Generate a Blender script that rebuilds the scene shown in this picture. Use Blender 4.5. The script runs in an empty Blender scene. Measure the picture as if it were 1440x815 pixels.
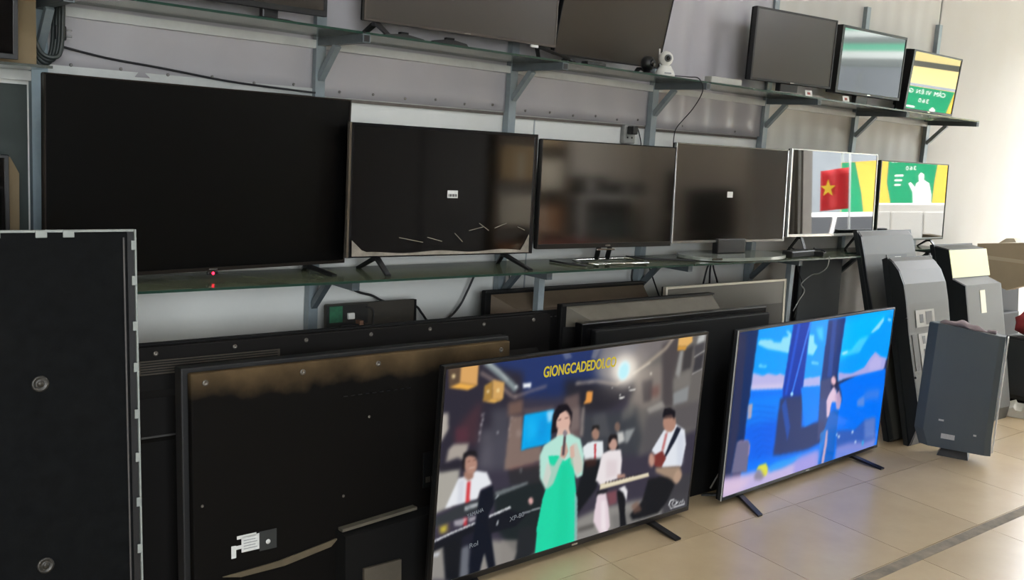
import bpy, bmesh, math, random
import numpy as np
from mathutils import Vector, Matrix

random.seed(7)
SC = bpy.context.scene
COL = SC.collection
R = math.radians

# ------------------------------------------------------------------ camera
cam_d = bpy.data.cameras.new('camera')
cam = bpy.data.objects.new('camera', cam_d)
COL.objects.link(cam)
SC.camera = cam
FPX, YAW, PIT, ROL = 1374.0, R(39.81), R(-8.67), R(3.551)
cam_d.sensor_fit = 'HORIZONTAL'
cam_d.sensor_width = 36.0
cam_d.lens = 36.0 * FPX / 1440.0
cam_d.clip_start = 0.05
_fw = Vector((math.sin(YAW) * math.cos(PIT), math.cos(YAW) * math.cos(PIT), math.sin(PIT)))
_r0 = Vector((math.cos(YAW), -math.sin(YAW), 0))
_u0 = _r0.cross(_fw)
_r = _r0 * math.cos(ROL) + _u0 * math.sin(ROL)
_u = -_r0 * math.sin(ROL) + _u0 * math.cos(ROL)
cam.matrix_world = Matrix(((_r.x, _u.x, -_fw.x, 0.0), (_r.y, _u.y, -_fw.y, -3.4),
                           (_r.z, _u.z, -_fw.z, 1.58), (0, 0, 0, 1)))

# ------------------------------------------------------------------ light
SC.view_settings.view_transform = 'Standard'
SC.view_settings.look = 'None'
SC.view_settings.gamma = 1.0
SC.view_settings.use_curve_mapping = False
EXPOSURE = 0.88
SC.view_settings.exposure = EXPOSURE
SC.cycles.use_denoising = True
SC.cycles.max_bounces = 10
SC.cycles.diffuse_bounces = 6
SC.cycles.sample_clamp_indirect = 8.0

SKY_STRENGTH = 9.5
SUN_STRENGTH = 7.0
FILL_TUBE_STRENGTH = 42.0
w = bpy.data.worlds.new('sky')
SC.world = w
w.use_nodes = True
bg = w.node_tree.nodes['Background']
bg.inputs['Color'].default_value = (0.93, 0.95, 1.0, 1)
bg.inputs['Strength'].default_value = SKY_STRENGTH

sun_d = bpy.data.lights.new('sun', 'SUN')
sun_d.energy = SUN_STRENGTH
sun_d.angle = R(1.0)
sun_d.color = (1.0, 0.95, 0.86)
sun = bpy.data.objects.new('sun', sun_d)
COL.objects.link(sun)
# high afternoon sun on the street, blocked from the room by the ceiling and canopy
sun.rotation_euler = (R(28), R(-18), 0)

por_d = bpy.data.lights.new('doorway_portal', 'AREA')
por_d.shape = 'RECTANGLE'
por_d.size, por_d.size_y = 3.4, 2.95
por_d.cycles.is_portal = True
por = bpy.data.objects.new('doorway_portal', por_d)
COL.objects.link(por)
por.matrix_world = Matrix(((0, 0, 1, 9.25), (1, 0, 0, -1.7), (0, 1, 0, 1.475), (0, 0, 0, 1))) @ Matrix.Rotation(math.pi, 4, 'X')

po2_d = bpy.data.lights.new('fill_window_portal', 'AREA')
po2_d.shape = 'RECTANGLE'
po2_d.size, po2_d.size_y = 3.3, 2.05
po2_d.cycles.is_portal = True
po2 = bpy.data.objects.new('fill_window_portal', po2_d)
COL.objects.link(po2)
po2.location = (-0.55, -6.16, 1.725)
po2.rotation_euler = (R(90), 0, 0)

# ------------------------------------------------------------------ materials
def srgb(h):
    c = [int(h[i:i + 2], 16) / 255 for i in (0, 2, 4)]
    return [x / 12.92 if x <= 0.04045 else ((x + 0.055) / 1.055) ** 2.4 for x in c]

MATS = {}
def mat(name, col, rough=0.5, metal=0.0, ior=1.5, var=0.0, vs=5.0, col2=None, bump=0.0, bs=60.0, stretch=(1, 1, 1), rand=0.0):
    """procedural principled surface: noise mixes col with col2, optional bump"""
    if name in MATS:
        return MATS[name]
    m = bpy.data.materials.new(name)
    m.use_nodes = True
    nt = m.node_tree
    b = nt.nodes['Principled BSDF']
    a = srgb(col)
    b.inputs['Base Color'].default_value = (*a, 1)
    b.inputs['Roughness'].default_value = rough
    b.inputs['Metallic'].default_value = metal
    b.inputs['IOR'].default_value = ior
    tc = nt.nodes.new('ShaderNodeTexCoord')
    mp = nt.nodes.new('ShaderNodeMapping')
    mp.inputs['Scale'].default_value = stretch
    nt.links.new(tc.outputs['Object'], mp.inputs['Vector'])
    out = None
    if var > 0:
        n = nt.nodes.new('ShaderNodeTexNoise')
        n.inputs['Scale'].default_value = vs
        n.inputs['Detail'].default_value = 5
        n.inputs['Roughness'].default_value = 0.65
        nt.links.new(mp.outputs['Vector'], n.inputs['Vector'])
        cr = nt.nodes.new('ShaderNodeMapRange')
        cr.inputs['From Min'].default_value = 0.35
        cr.inputs['From Max'].default_value = 0.7
        cr.inputs['To Max'].default_value = var
        nt.links.new(n.outputs['Fac'], cr.inputs['Value'])
        mx = nt.nodes.new('ShaderNodeMix')
        mx.data_type = 'RGBA'
        c2 = srgb(col2) if col2 else [x * 0.55 for x in a]
        mx.inputs['A'].default_value = (*a, 1)
        mx.inputs['B'].default_value = (*c2, 1)
        nt.links.new(cr.outputs['Result'], mx.inputs['Factor'])
        out = mx.outputs['Result']
    if rand > 0:
        oi = nt.nodes.new('ShaderNodeObjectInfo')
        mr = nt.nodes.new('ShaderNodeMapRange')
        mr.inputs['To Min'].default_value = 1 - rand
        mr.inputs['To Max'].default_value = 1 + rand
        nt.links.new(oi.outputs['Random'], mr.inputs['Value'])
        hs = nt.nodes.new('ShaderNodeHueSaturation')
        hs.inputs['Color'].default_value = (*a, 1)
        if out: nt.links.new(out, hs.inputs['Color'])
        nt.links.new(mr.outputs['Result'], hs.inputs['Value'])
        out = hs.outputs['Color']
    if out:
        nt.links.new(out, b.inputs['Base Color'])
    if bump > 0:
        n2 = nt.nodes.new('ShaderNodeTexNoise')
        n2.inputs['Scale'].default_value = bs
        n2.inputs['Detail'].default_value = 3
        nt.links.new(mp.outputs['Vector'], n2.inputs['Vector'])
        bp = nt.nodes.new('ShaderNodeBump')
        bp.inputs['Strength'].default_value = bump
        bp.inputs['Distance'].default_value = 0.01
        nt.links.new(n2.outputs['Fac'], bp.inputs['Height'])
        nt.links.new(bp.outputs['Normal'], b.inputs['Normal'])
    MATS[name] = m
    return m

def dusty(name, col, dust, zlo, zhi, amount=0.9, rough=0.55, scale=7.0):
    """plastic with settled dust between two heights of its own body, broken up by noise"""
    m = mat(name, col, rough, ior=1.2, var=0.3, vs=4)
    nt = m.node_tree
    b = nt.nodes['Principled BSDF']
    src = b.inputs['Base Color'].links[0].from_socket
    tc = nt.nodes.new('ShaderNodeTexCoord')
    sp = nt.nodes.new('ShaderNodeSeparateXYZ')
    nt.links.new(tc.outputs['Object'], sp.inputs[0])
    n = nt.nodes.new('ShaderNodeTexNoise')
    n.inputs['Scale'].default_value = scale
    n.inputs['Detail'].default_value = 6
    nt.links.new(tc.outputs['Object'], n.inputs['Vector'])
    ad = nt.nodes.new('ShaderNodeMath'); ad.operation = 'MULTIPLY_ADD'
    nt.links.new(n.outputs['Fac'], ad.inputs[0])
    ad.inputs[1].default_value = (zhi - zlo) * 1.6
    nt.links.new(sp.outputs['Z'], ad.inputs[2])
    mr = nt.nodes.new('ShaderNodeMapRange')
    mr.inputs['From Min'].default_value = zlo + (zhi - zlo) * 0.8
    mr.inputs['From Max'].default_value = zhi + (zhi - zlo) * 0.8
    mr.inputs['To Max'].default_value = amount
    nt.links.new(ad.outputs[0], mr.inputs['Value'])
    mx = nt.nodes.new('ShaderNodeMix'); mx.data_type = 'RGBA'
    nt.links.new(mr.outputs['Result'], mx.inputs['Factor'])
    nt.links.new(src, mx.inputs['A'])
    mx.inputs['B'].default_value = (*srgb(dust), 1)
    nt.links.new(mx.outputs['Result'], b.inputs['Base Color'])
    return m

def emit(name, col, strength):
    m = bpy.data.materials.new(name)
    m.use_nodes = True
    b = m.node_tree.nodes['Principled BSDF']
    b.inputs['Base Color'].default_value = (0, 0, 0, 1)
    b.inputs['Emission Color'].default_value = (*srgb(col), 1)
    b.inputs['Emission Strength'].default_value = strength
    MATS[name] = m
    return m

def glass_shelf(name, tint, dust=0.3, dustcol='6b7564', ior=1.45):
    m = bpy.data.materials.new(name)
    m.use_nodes = True
    nt = m.node_tree
    nt.nodes.remove(nt.nodes['Principled BSDF'])
    o = nt.nodes['Material Output']
    tr = nt.nodes.new('ShaderNodeBsdfTransparent'); tr.inputs['Color'].default_value = (*srgb(tint), 1)
    gl = nt.nodes.new('ShaderNodeBsdfGlossy'); gl.inputs['Roughness'].default_value = 0.12
    df = nt.nodes.new('ShaderNodeBsdfDiffuse'); df.inputs['Color'].default_value = (*srgb(dustcol), 1)
    n = nt.nodes.new('ShaderNodeTexNoise'); n.inputs['Scale'].default_value = 9; n.inputs['Detail'].default_value = 6
    tc = nt.nodes.new('ShaderNodeTexCoord'); nt.links.new(tc.outputs['Object'], n.inputs['Vector'])
    mr = nt.nodes.new('ShaderNodeMapRange'); mr.inputs['To Min'].default_value = dust * 0.5; mr.inputs['To Max'].default_value = min(1, dust * 1.5)
    nt.links.new(n.outputs['Fac'], mr.inputs['Value'])
    m1 = nt.nodes.new('ShaderNodeMixShader'); nt.links.new(mr.outputs['Result'], m1.inputs[0])
    nt.links.new(tr.outputs[0], m1.inputs[1]); nt.links.new(df.outputs[0], m1.inputs[2])
    fr = nt.nodes.new('ShaderNodeFresnel'); fr.inputs['IOR'].default_value = ior
    m2 = nt.nodes.new('ShaderNodeMixShader'); nt.links.new(fr.outputs[0], m2.inputs[0])
    nt.links.new(m1.outputs[0], m2.inputs[1]); nt.links.new(gl.outputs[0], m2.inputs[2])
    nt.links.new(m2.outputs[0], o.inputs['Surface'])
    return m

# ------------------------------------------------------------------ mesh helpers
def link(name, me, m=None, parent=None):
    o = bpy.data.objects.new(name, me)
    COL.objects.link(o)
    if m is not None: me.materials.append(m)
    if parent is not None: o.parent = parent
    return o

def bm_obj(name, bm, m, parent=None, smooth=False, recalc=True):
    if recalc: bmesh.ops.recalc_face_normals(bm, faces=bm.faces[:])
    me = bpy.data.meshes.new(name)
    bm.to_mesh(me); bm.free()
    if smooth: me.polygons.foreach_set('use_smooth', [True] * len(me.polygons))
    return link(name, me, m, parent)

def add_box(bm, lo, hi, bevel=0.0, seg=2):
    vs = [bm.verts.new((x, y, z)) for x in (lo[0], hi[0]) for y in (lo[1], hi[1]) for z in (lo[2], hi[2])]
    fs = [bm.faces.new([vs[i] for i in f]) for f in ((0, 1, 3, 2), (4, 6, 7, 5), (0, 4, 5, 1), (2, 3, 7, 6), (0, 2, 6, 4), (1, 5, 7, 3))]
    if bevel > 0:
        es = list({e for f in fs for e in f.edges})
        bmesh.ops.bevel(bm, geom=es, offset=bevel, segments=seg, affect='EDGES', profile=0.5)

def box(name, lo, hi, m, parent=None, bevel=0.0, seg=2):
    bm = bmesh.new()
    add_box(bm, lo, hi, bevel, seg)
    return bm_obj(name, bm, m, parent)

def add_loft(bm, rings, cap=True):
    """rings: equal-length lists of points, joined in order"""
    rr = [[bm.verts.new(p) for p in r] for r in rings]
    n = len(rr[0])
    for a, b in zip(rr, rr[1:]):
        for i in range(n):
            bm.faces.new((a[i], a[(i + 1) % n], b[(i + 1) % n], b[i]))
    if cap:
        bm.faces.new(rr[0][::-1]); bm.faces.new(rr[-1])

def loft(name, rings, m, parent=None, smooth=False, cap=True):
    bm = bmesh.new()
    add_loft(bm, rings, cap)
    return bm_obj(name, bm, m, parent, smooth)

def prism_x(name, prof, x0, x1, m, parent=None, bevel=0.0):
    """profile of (y, z) points swept along x"""
    bm = bmesh.new()
    add_loft(bm, [[(x0, y, z) for y, z in prof], [(x1, y, z) for y, z in prof]])
    if bevel > 0:
        bmesh.ops.bevel(bm, geom=bm.edges[:], offset=bevel, segments=2, affect='EDGES', profile=0.5)
    return bm_obj(name, bm, m, parent)

def prism_y(name, prof, y0, y1, m, parent=None, bevel=0.0):
    """profile of (x, z) points swept along y"""
    bm = bmesh.new()
    add_loft(bm, [[(x, y0, z) for x, z in prof], [(x, y1, z) for x, z in prof]])
    if bevel > 0:
        bmesh.ops.bevel(bm, geom=bm.edges[:], offset=bevel, segments=2, affect='EDGES', profile=0.5)
    return bm_obj(name, bm, m, parent)

def smooth_path(pts, n=6):
    P = [Vector(p) for p in pts]
    out = []
    for i in range(len(P) - 1):
        a, b, c, d = P[max(i - 1, 0)], P[i], P[i + 1], P[min(i + 2, len(P) - 1)]
        for k in range(n):
            t = k / n
            out.append(0.5 * ((2 * b) + (c - a) * t + (2 * a - 5 * b + 4 * c - d) * t * t + (3 * b - a - 3 * c + d) * t ** 3))
    out.append(P[-1])
    return out

def tube_bm(bm, pts, r, sides=8):
    P = [Vector(p) for p in pts]
    rings = []
    ref = Vector((0.31, 0.22, 0.92))
    for i, p in enumerate(P):
        t = (P[min(i + 1, len(P) - 1)] - P[max(i - 1, 0)]).normalized()
        a = t.cross(ref)
        if a.length < 1e-3: a = t.cross(Vector((1, 0, 0)))
        a.normalize(); b = t.cross(a)
        rings.append([p + (a * math.cos(k * 2 * math.pi / sides) + b * math.sin(k * 2 * math.pi / sides)) * r for k in range(sides)])
    add_loft(bm, rings)

def tube(name, pts, r, m, parent=None, curve=True, sides=8):
    bm = bmesh.new()
    tube_bm(bm, smooth_path(pts) if curve and len(pts) > 2 else pts, r, sides)
    return bm_obj(name, bm, m, parent, smooth=True)

def bar(name, a, b, sx, sz, m, parent=None):
    """square steel section from a to b"""
    a, b = Vector(a), Vector(b)
    t = (b - a).normalized()
    up = Vector((0, 0, 1)) if abs(t.z) < 0.9 else Vector((0, 1, 0))
    s = t.cross(up).normalized(); u = s.cross(t)
    ring = lambda p: [p + s * i * sx / 2 + u * j * sz / 2 for i, j in ((-1, -1), (1, -1), (1, 1), (-1, 1))]
    return loft(name, [ring(a), ring(b)], m, parent)

def lathe(name, prof, m, parent=None, loc=(0, 0, 0), axis='z', seg=20):
    bm = bmesh.new()
    rings = []
    for r, h in prof:
        ring = []
        for k in range(seg):
            c, s = math.cos(k * 2 * math.pi / seg) * r, math.sin(k * 2 * math.pi / seg) * r
            p = (c, s, h) if axis == 'z' else (c, -h, s)
            ring.append((p[0] + loc[0], p[1] + loc[1], p[2] + loc[2]))
        rings.append(ring)
    add_loft(bm, rings)
    return bm_obj(name, bm, m, parent, smooth=True)

def text_mesh(name, txt, size, m, parent, loc, rot=(R(90), 0, 0), width=None, extrude=0.0004, align='LEFT', offset=0.0):
    cu = bpy.data.curves.new(name, 'FONT')
    cu.body = txt; cu.size = size; cu.align_x = align; cu.extrude = extrude; cu.offset = offset
    t = bpy.data.objects.new(name + '_curve', cu)
    me = bpy.data.meshes.new_from_object(t)
    bpy.data.objects.remove(t)
    o = link(name, me, m, parent)
    if width:
        xs = [v.co.x for v in me.vertices]
        k = width / max(1e-6, max(xs) - min(xs))
        for v in me.vertices: v.co.x *= k
    o.location = loc; o.rotation_euler = rot
    return o

def tag(o, label, cat, group=None):
    o['label'] = label; o['category'] = cat
    if group: o['group'] = group
    return o

def thing(name, label, cat, loc=(0, 0, 0), rot=(0, 0, 0), group=None):
    o = bpy.data.objects.new(name, None)
    COL.objects.link(o)
    o.empty_display_size = 0.1
    o.location = loc; o.rotation_euler = rot
    return tag(o, label, cat, group)

def struct(o):
    o['kind'] = 'structure'
    return o

# ================================================================== setting
PAINT = mat('wall_paint', 'dadbd6', 0.7, var=0.35, vs=2.2, col2='c2c5c0', bump=0.08, bs=25)
CREAM = mat('wall_cream', 'bab9b3', 0.75, var=0.3, vs=1.5, col2='adA899')
GREYW = mat('wall_beige_grey', 'cfc7bb', 0.8, var=0.3, vs=1.2)
CEIL = mat('ceiling_board', 'c9c8c4', 0.85, var=0.2, vs=1)
GROUT = mat('floor_grout', '4f4638', 0.9, var=0.4, vs=12)
TILE = mat('floor_tile', 'bfab8a', 0.26, var=0.45, vs=2.6, col2='a99476', rand=0.05, bump=0.02, bs=8)
STEEL = mat('painted_steel', '8a9599', 0.42, metal=0.15, var=0.35, vs=14, col2='59646a')
STEEL_D = mat('dark_painted_steel', '596266', 0.45, metal=0.15, var=0.35, vs=16, col2='3c4346')
STEEL_L = mat('pale_steel', 'c2c5c2', 0.4, metal=0.1, var=0.3, vs=10, col2='8d918f')
BLACK = mat('black_plastic', '0f1011', 0.42, var=0.2, vs=30)
BLACKM = mat('matt_black_plastic', '101010', 0.65, ior=1.25, var=0.3, vs=8)
CABLE = mat('cable_rubber', '1e1e20', 0.55)
WHITEP = mat('white_plastic', 'd8d8d2', 0.4, var=0.1)
SILVER = mat('silver_bezel', 'b9b9b6', 0.22, metal=0.9, var=0.1)
CHROME = mat('chrome', 'd5d5d0', 0.12, metal=1.0)
CARD = mat('cardboard', '77674c', 0.85, var=0.3, vs=6)
LABELW = mat('label_paper', 'd9dbd8', 0.6, var=0.25, vs=90, col2='9fa3a2')

def frame_bm0(x0, x1, z0, z1, t, y0, y1):
    bm = bmesh.new()
    add_box(bm, (x0, y0, z0), (x1, y1, z0 + t)); add_box(bm, (x0, y0, z1 - t), (x1, y1, z1))
    add_box(bm, (x0, y0, z0 + t), (x0 + t, y1, z1 - t)); add_box(bm, (x1 - t, y0, z0 + t), (x1, y1, z1 - t))
    return bm
XL, XR, YF, ZC = -2.5, 9.2, -6.0, 3.3
wall_back = struct(box('wall_back', (XL, 0, 0), (XR, 0.15, ZC), PAINT))
wall_left = struct(box('wall_left', (XL - 0.15, YF, 0), (XL, 0.15, ZC), GREYW))
bm = bmesh.new()
WX0, WX1, WZ0, WZ1 = -2.2, 1.1, 0.7, 2.75  # window opening added behind the camera for frontal fill light
add_box(bm, (XL, YF - 0.15, 0), (WX0, YF, ZC)); add_box(bm, (WX1, YF - 0.15, 0), (XR, YF, ZC))
add_box(bm, (WX0, YF - 0.15, 0), (WX1, YF, WZ0)); add_box(bm, (WX0, YF - 0.15, WZ1), (WX1, YF, ZC))
wall_front = struct(bm_obj('wall_front', bm, GREYW))
fill_window_1 = struct(bm_obj('fill_window_1', frame_bm0(WX0, WX1, WZ0, WZ1, 0.05, YF - 0.11, YF - 0.05), mat('fill_window_frame', '9a9c9a', 0.5)))
for q in (1, 2):
    xm = WX0 + (WX1 - WX0) * q / 3
    box('mullion', (xm - 0.02, YF - 0.10, WZ0 + 0.05), (xm + 0.02, YF - 0.06, WZ1 - 0.05), mat('fill_window_frame', '9a9c9a'), fill_window_1)
PANE = glass_shelf('fill_window_glass', 'f4f6f6', 0.02, 'c8c8c8')
for q in range(3):
    xa = WX0 + (WX1 - WX0) * q / 3
    box('pane', (xa + 0.051, YF - 0.083, WZ0 + 0.051), (xa + (WX1 - WX0) / 3 - 0.051, YF - 0.079, WZ1 - 0.051), PANE, fill_window_1)
ceiling = struct(box('ceiling', (XL - 0.15, YF - 0.15, ZC), (XR + 0.9, 0.15, ZC + 0.12), CEIL))
bm = bmesh.new()
add_box(bm, (XR, YF, 0), (XR + 0.2, -4.55, ZC))
add_box(bm, (XR, -4.55, 2.95), (XR + 0.2, 0.15, ZC))
wall_right = struct(bm_obj('wall_right', bm, GREYW))

# floor: grout bed and 60 cm polished tiles, each its own piece
floor = struct(box('floor', (XL, YF, -0.12), (XR + 0.3, 0, -0.004), GROUT))
SH = 0.10
def tile_mesh():
    bm = bmesh.new()
    g, t = 0.597, 0.0
    k = SH * g
    lo = [(0, 0), (g, 0), (g + k, g), (k, g)]
    add_loft(bm, [[(x, y, -0.0042) for x, y in lo], [(x, y, -0.0012) for x, y in lo],
                  [(x, y, 0.0) for x, y in lo]])
    bmesh.ops.recalc_face_normals(bm, faces=bm.faces[:])
    me = bpy.data.meshes.new('tile')
    bm.to_mesh(me); bm.free()
    me.materials.append(TILE)
    return me
TM = tile_mesh()
for j in range(-8, 3):
    y = -1.545 + 0.6 * j
    if y < YF or y + 0.6 > 0.06: continue
    for i in range(-12, 10):
        x = 3.80 + 0.6 * i + SH * (y + 1.2)
        if x < XL or x > XR - 0.35: continue
        o = bpy.data.objects.new('tile', TM)
        COL.objects.link(o)
        o.parent = floor
        o.location = (x, y, 0)
# worn dark joint strip running along the shop
strip = box('joint_strip', (1.2, -1.605, -0.004), (8.9, -1.553, 0.0008), mat('worn_joint', '6d6455', 0.85, var=0.9, vs=9, col2='93866f'), floor)

# plastic sheet on the upper wall, bay by bay, and ribbed sheet towards the street
SHEET = mat('plastic_sheet_white', 'aeacaf', 0.42, var=0.3, vs=3, col2='99979b')
RIB = mat('ribbed_sheet_cream', 'bcbab3', 0.5, var=0.25, vs=2, col2='aca898', stretch=(4, 4, 0.6))
def sheet(name, x0, x1, z0, z1, f, m, nx=60, nz=24):
    bm = bmesh.new()
    g = []
    for j in range(nz + 1):
        row = []
        for i in range(nx + 1):
            u, v = i / nx, j / nz
            row.append(bm.verts.new((x0 + (x1 - x0) * u, -0.006 - max(0.0, f(u, v)), z0 + (z1 - z0) * v)))
        g.append(row)
    for j in range(nz):
        for i in range(nx):
            bm.faces.new((g[j][i], g[j][i + 1], g[j + 1][i + 1], g[j + 1][i]))
    o = bm_obj(name, bm, m, wall_back, smooth=True, recalc=False)
    sd = o.modifiers.new('thickness', 'SOLIDIFY'); sd.thickness = 0.002; sd.offset = 1
    return o
POSTS = [0.825, 1.80, 2.735, 3.64, 4.545, 5.445, 6.315]
PIN = mat('pin_head', '8a8884', 0.4, metal=0.5)
for k in range(4):
    a, b = POSTS[k] + 0.02, POSTS[k + 1] - 0.02
    ph = k * 1.7
    if k < 3:
        fn = lambda u, v, ph=ph: 0.008 + 0.005 * math.sin(7 * u + 9 * v + ph) * (1 - 0.4 * v) + 0.003 * math.sin(23 * u + 5 * v + ph)
    else:
        fn = lambda u, v: 0.012 + 0.016 * abs(math.sin(9 * (u + 0.45 * (1 - v) * u))) * (1 - 0.5 * v) + 0.006 * math.sin(31 * u + 6 * v)
    zb = 1.712 - 0.009 * k
    s = sheet('plastic_sheet', a, b, zb, 2.95, fn, SHEET)
    for q in range(6):
        u = (q + 0.5) / 6
        lathe('pin', [(0.001, 0), (0.006, 0), (0.005, 0.004), (0.001, 0.005)], PIN, s, (a + (b - a) * u, -0.024, zb + 0.02 + 0.004 * math.sin(9 * q)), 'y', 8)
    box('edge_batten', (a, -0.01, zb - 0.016), (b, -0.002, zb - 0.004), mat('batten_grime', '6e665f', 0.9, var=0.6, vs=20), wall_back)
def ribs(u, v):
    return 0.012 + 0.006 * math.sin(u * 150) + 0.006 * math.sin(13 * u + 2 * v)
sheet('ribbed_sheet', 4.565, 6.33, 0.02, 3.28, lambda u, v: 0.010 + 0.0012 * math.sin(u * 70) + 0.007 * math.sin(15 * u + 2 * v) * max(0.15, 1 - 1.6 * u), RIB, 200, 10)
sheet('ribbed_sheet', 6.34, 9.18, 0.02, 3.28, lambda u, v: 0.008 + 0.0008 * math.sin(u * 60) + 0.003 * math.sin(9 * u + 2 * v), CREAM, 120, 10)
box('wall_rail', (0.85, -0.022, 1.70), (1.785, -0.002, 1.728), STEEL_L, wall_back)
box('wall_joint', (2.9, -0.004, 0.02), (2.906, -0.001, 1.68), mat('joint_grey', '9aa2a4', 0.8), wall_back)
socket = box('wall_socket', (3.455, -0.03, 1.60), (3.535, -0.0, 1.69), mat('dirty_socket', '8b8b86', 0.5, var=0.6, vs=30), None, 0.006)
tag(socket, 'grubby wall socket with black plug above the third screen on the glass shelf', 'socket')
for dx in (0.025, 0.055):
    lathe('socket_hole', [(0.001, 0), (0.005, 0), (0.005, 0.002), (0.001, 0.002)], BLACK, socket, (3.455 + dx, -0.03, 1.63), 'y', 8)
box('plug', (3.47, -0.07, 1.645), (3.51, -0.03, 1.685), BLACK, socket, 0.006)

# shopfront: folding shutter pushed to one side, street outside
SHUT = mat('shutter_slats', '7f7a72', 0.45, metal=0.4, var=0.3, vs=6)
shut = thing('folding_shutter', 'grey folding metal shutter gathered at the side of the shop entrance', 'shutter', (9.2, -3.4, 0))
for k in range(12):
    prism = [(-0.06, 0), (0.06, 0.03), (0.06, 0.06), (-0.06, 0.045)]
    y0 = -0.02 - k * 0.095
    bm = bmesh.new()
    sg = 1 if k % 2 else -1
    add_loft(bm, [[(sg * px, y0 - py, z) for px, py in prism] for z in (0.02, 2.93)])
    bm_obj('slat', bm, SHUT, shut)
box('guide_rail', (-0.05, -1.14, 2.93), (0.05, 0.0, 2.95), STEEL_D, shut)
GROUND = mat('street_concrete', 'c4c0b4', 0.85, var=0.35, vs=0.8)
street = struct(box('pavement', (XR + 0.3, -30, -0.2), (45, 30, -0.03), GROUND))
yard = struct(box('pavement_side', (-30, -30, -0.2), (XR + 0.29, YF - 0.16, -0.03), GROUND))
facade = struct(box('wall_opposite', (26, -30, -0.03), (26.5, 30, 7.0), mat('street_facade', '767c80', 0.85, var=0.4, vs=0.5)))
# banner across the pavement and flag, both seen mirrored in the far screens
BG_, BY_, BW_ = mat('banner_green', '128a5c', 0.5, ior=1.3), mat('banner_yellow', 'e0b64a', 0.5, ior=1.3), mat('banner_white', 'f0f0ea', 0.6)
def banner(y, half, z0, z1, lab, green, words):
    ban = thing('street_banner', lab, 'banner', (14.0, y, 0), (0, 0, 0), 'banners across the pavement')
    for yy in (-half, half):
        tube('banner_pole', [(0.03, yy, -0.03), (0.03, yy, 2.75)], 0.02, STEEL_L, ban, False)
    bcl = box('banner_cloth', (-0.004, -half, z0), (0.006, half, z1), BY_, ban)
    bm = bmesh.new(); add_loft(bm, [[(x, yy, z) for yy, z in green] for x in (-0.006, -0.0045)]); bm_obj('banner_panel', bm, BG_, bcl)
    if words:
        for k, ch in enumerate('CẢM VIÊN GO'):
            if ch != ' ': text_mesh('banner_letter', ch, 0.085, BW_, bcl, (-0.008, 0.30 - 0.055 * k, 2.0), (R(90), 0, R(-90)))
        for k, ch in enumerate('360'):
            text_mesh('banner_letter', ch, 0.085, BW_, bcl, (-0.008, 0.08 - 0.06 * k, 1.88), (R(90), 0, R(-90)))
        for q in range(3):
            box('banner_line', (-0.008, -0.25, 1.79 - q * 0.07), (-0.0065, -0.12 - 0.02 * q, 1.815 - q * 0.07), BW_, bcl)
        sil0 = [(-0.32, 1.36), (-0.05, 1.36), (-0.04, 1.55), (0.03, 1.68), (0.0, 1.70), (-0.07, 1.62), (-0.09, 1.68), (-0.13, 1.71), (-0.12, 1.8), (-0.155, 1.84), (-0.2, 1.81), (-0.2, 1.73), (-0.28, 1.68), (-0.32, 1.52)]
        sil = [(-a, b) for a, b in sil0]
        bm = bmesh.new(); add_loft(bm, [[(x, yy, z) for yy, z in sil] for x in (-0.0085, -0.0065)]); bm_obj('banner_figure', bm, BW_, bcl)
        box('top_sign', (-0.004, -half, 2.14), (0.006, half, 2.7), mat('sign_cream', 'e2cf8e', 0.5), ban)
        box('sign_stripe', (-0.008, -half, 2.38), (-0.0045, half, 2.46), mat('sign_stripe_dark', '4a4a40', 0.5), ban)
    return ban
banner(-4.27, 0.66, 1.33, 2.1, 'green and yellow street banner with a white figure, mirrored in the last shelf screen',
       [(-0.30, 1.335), (0.33, 1.335), (0.36, 1.7), (0.42, 2.095), (-0.36, 2.095), (-0.38, 1.7)], True)
banner(-5.95, 0.38, 1.33, 2.2, 'narrow orange and green street banner, mirrored beside the flag',
       [(-0.30, 1.335), (0.05, 1.335), (0.0, 1.7), (-0.12, 2.195), (-0.37, 2.195), (-0.37, 1.4)], False)
aw = thing('street_awning', 'striped green and grey awning over the far pavement, mirrored in the upper screens', 'awning', (13.0, -5.2, 0))
for q in range(6):
    prism = [(0.22 * q, 2.75 + 0.13 * q), (0.22 * q + 0.215, 2.877 + 0.13 * q), (0.22 * q + 0.21, 2.89 + 0.13 * q), (0.22 * q - 0.005, 2.763 + 0.13 * q)]
    bm = bmesh.new(); add_loft(bm, [[(x, y, z) for x, z in prism] for y in (-2.6, 2.4)])
    bm_obj('awning_strip', bm, [mat('awning_grey', '4c5450', 0.7), mat('awning_pale', 'aab0aa', 0.7), mat('awning_green', '2f8a68', 0.7)][q % 3], aw)
for yy in (-2.5, 2.3): tube('awning_pole', [(0.55, yy, -0.03), (0.55, yy, 3.06)], 0.025, STEEL_L, aw, False)
fl = thing('street_flag', 'red flag with a yellow star on a pole by the entrance', 'flag', (10.6, -4.07, 0))
tube('flag_pole', [(0, 0.21, -0.03), (0, 0.21, 2.1)], 0.012, STEEL_L, fl, False)
bm = bmesh.new()
g = [[bm.verts.new((0.015 * math.sin(5 * i / 12 * 2 + 0.5), 0.20 - 0.40 * i / 12, 1.40 + 0.5 * j / 6 - 0.03 * i / 12)) for i in range(13)] for j in range(7)]
for j in range(6):
    for i in range(12): bm.faces.new((g[j][i], g[j][i + 1], g[j + 1][i + 1], g[j + 1][i]))
clo = bm_obj('flag_cloth', bm, mat('flag_red', 'd8202a', 0.7), fl, True, False)
sd = clo.modifiers.new('thickness', 'SOLIDIFY'); sd.thickness = 0.003
bm = bmesh.new()
st = [(-0.08 + (0.11 if k % 2 == 0 else 0.043) * math.sin(k * math.pi / 5), 1.65 + (0.11 if k % 2 == 0 else 0.043) * math.cos(k * math.pi / 5)) for k in range(10)]
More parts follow.
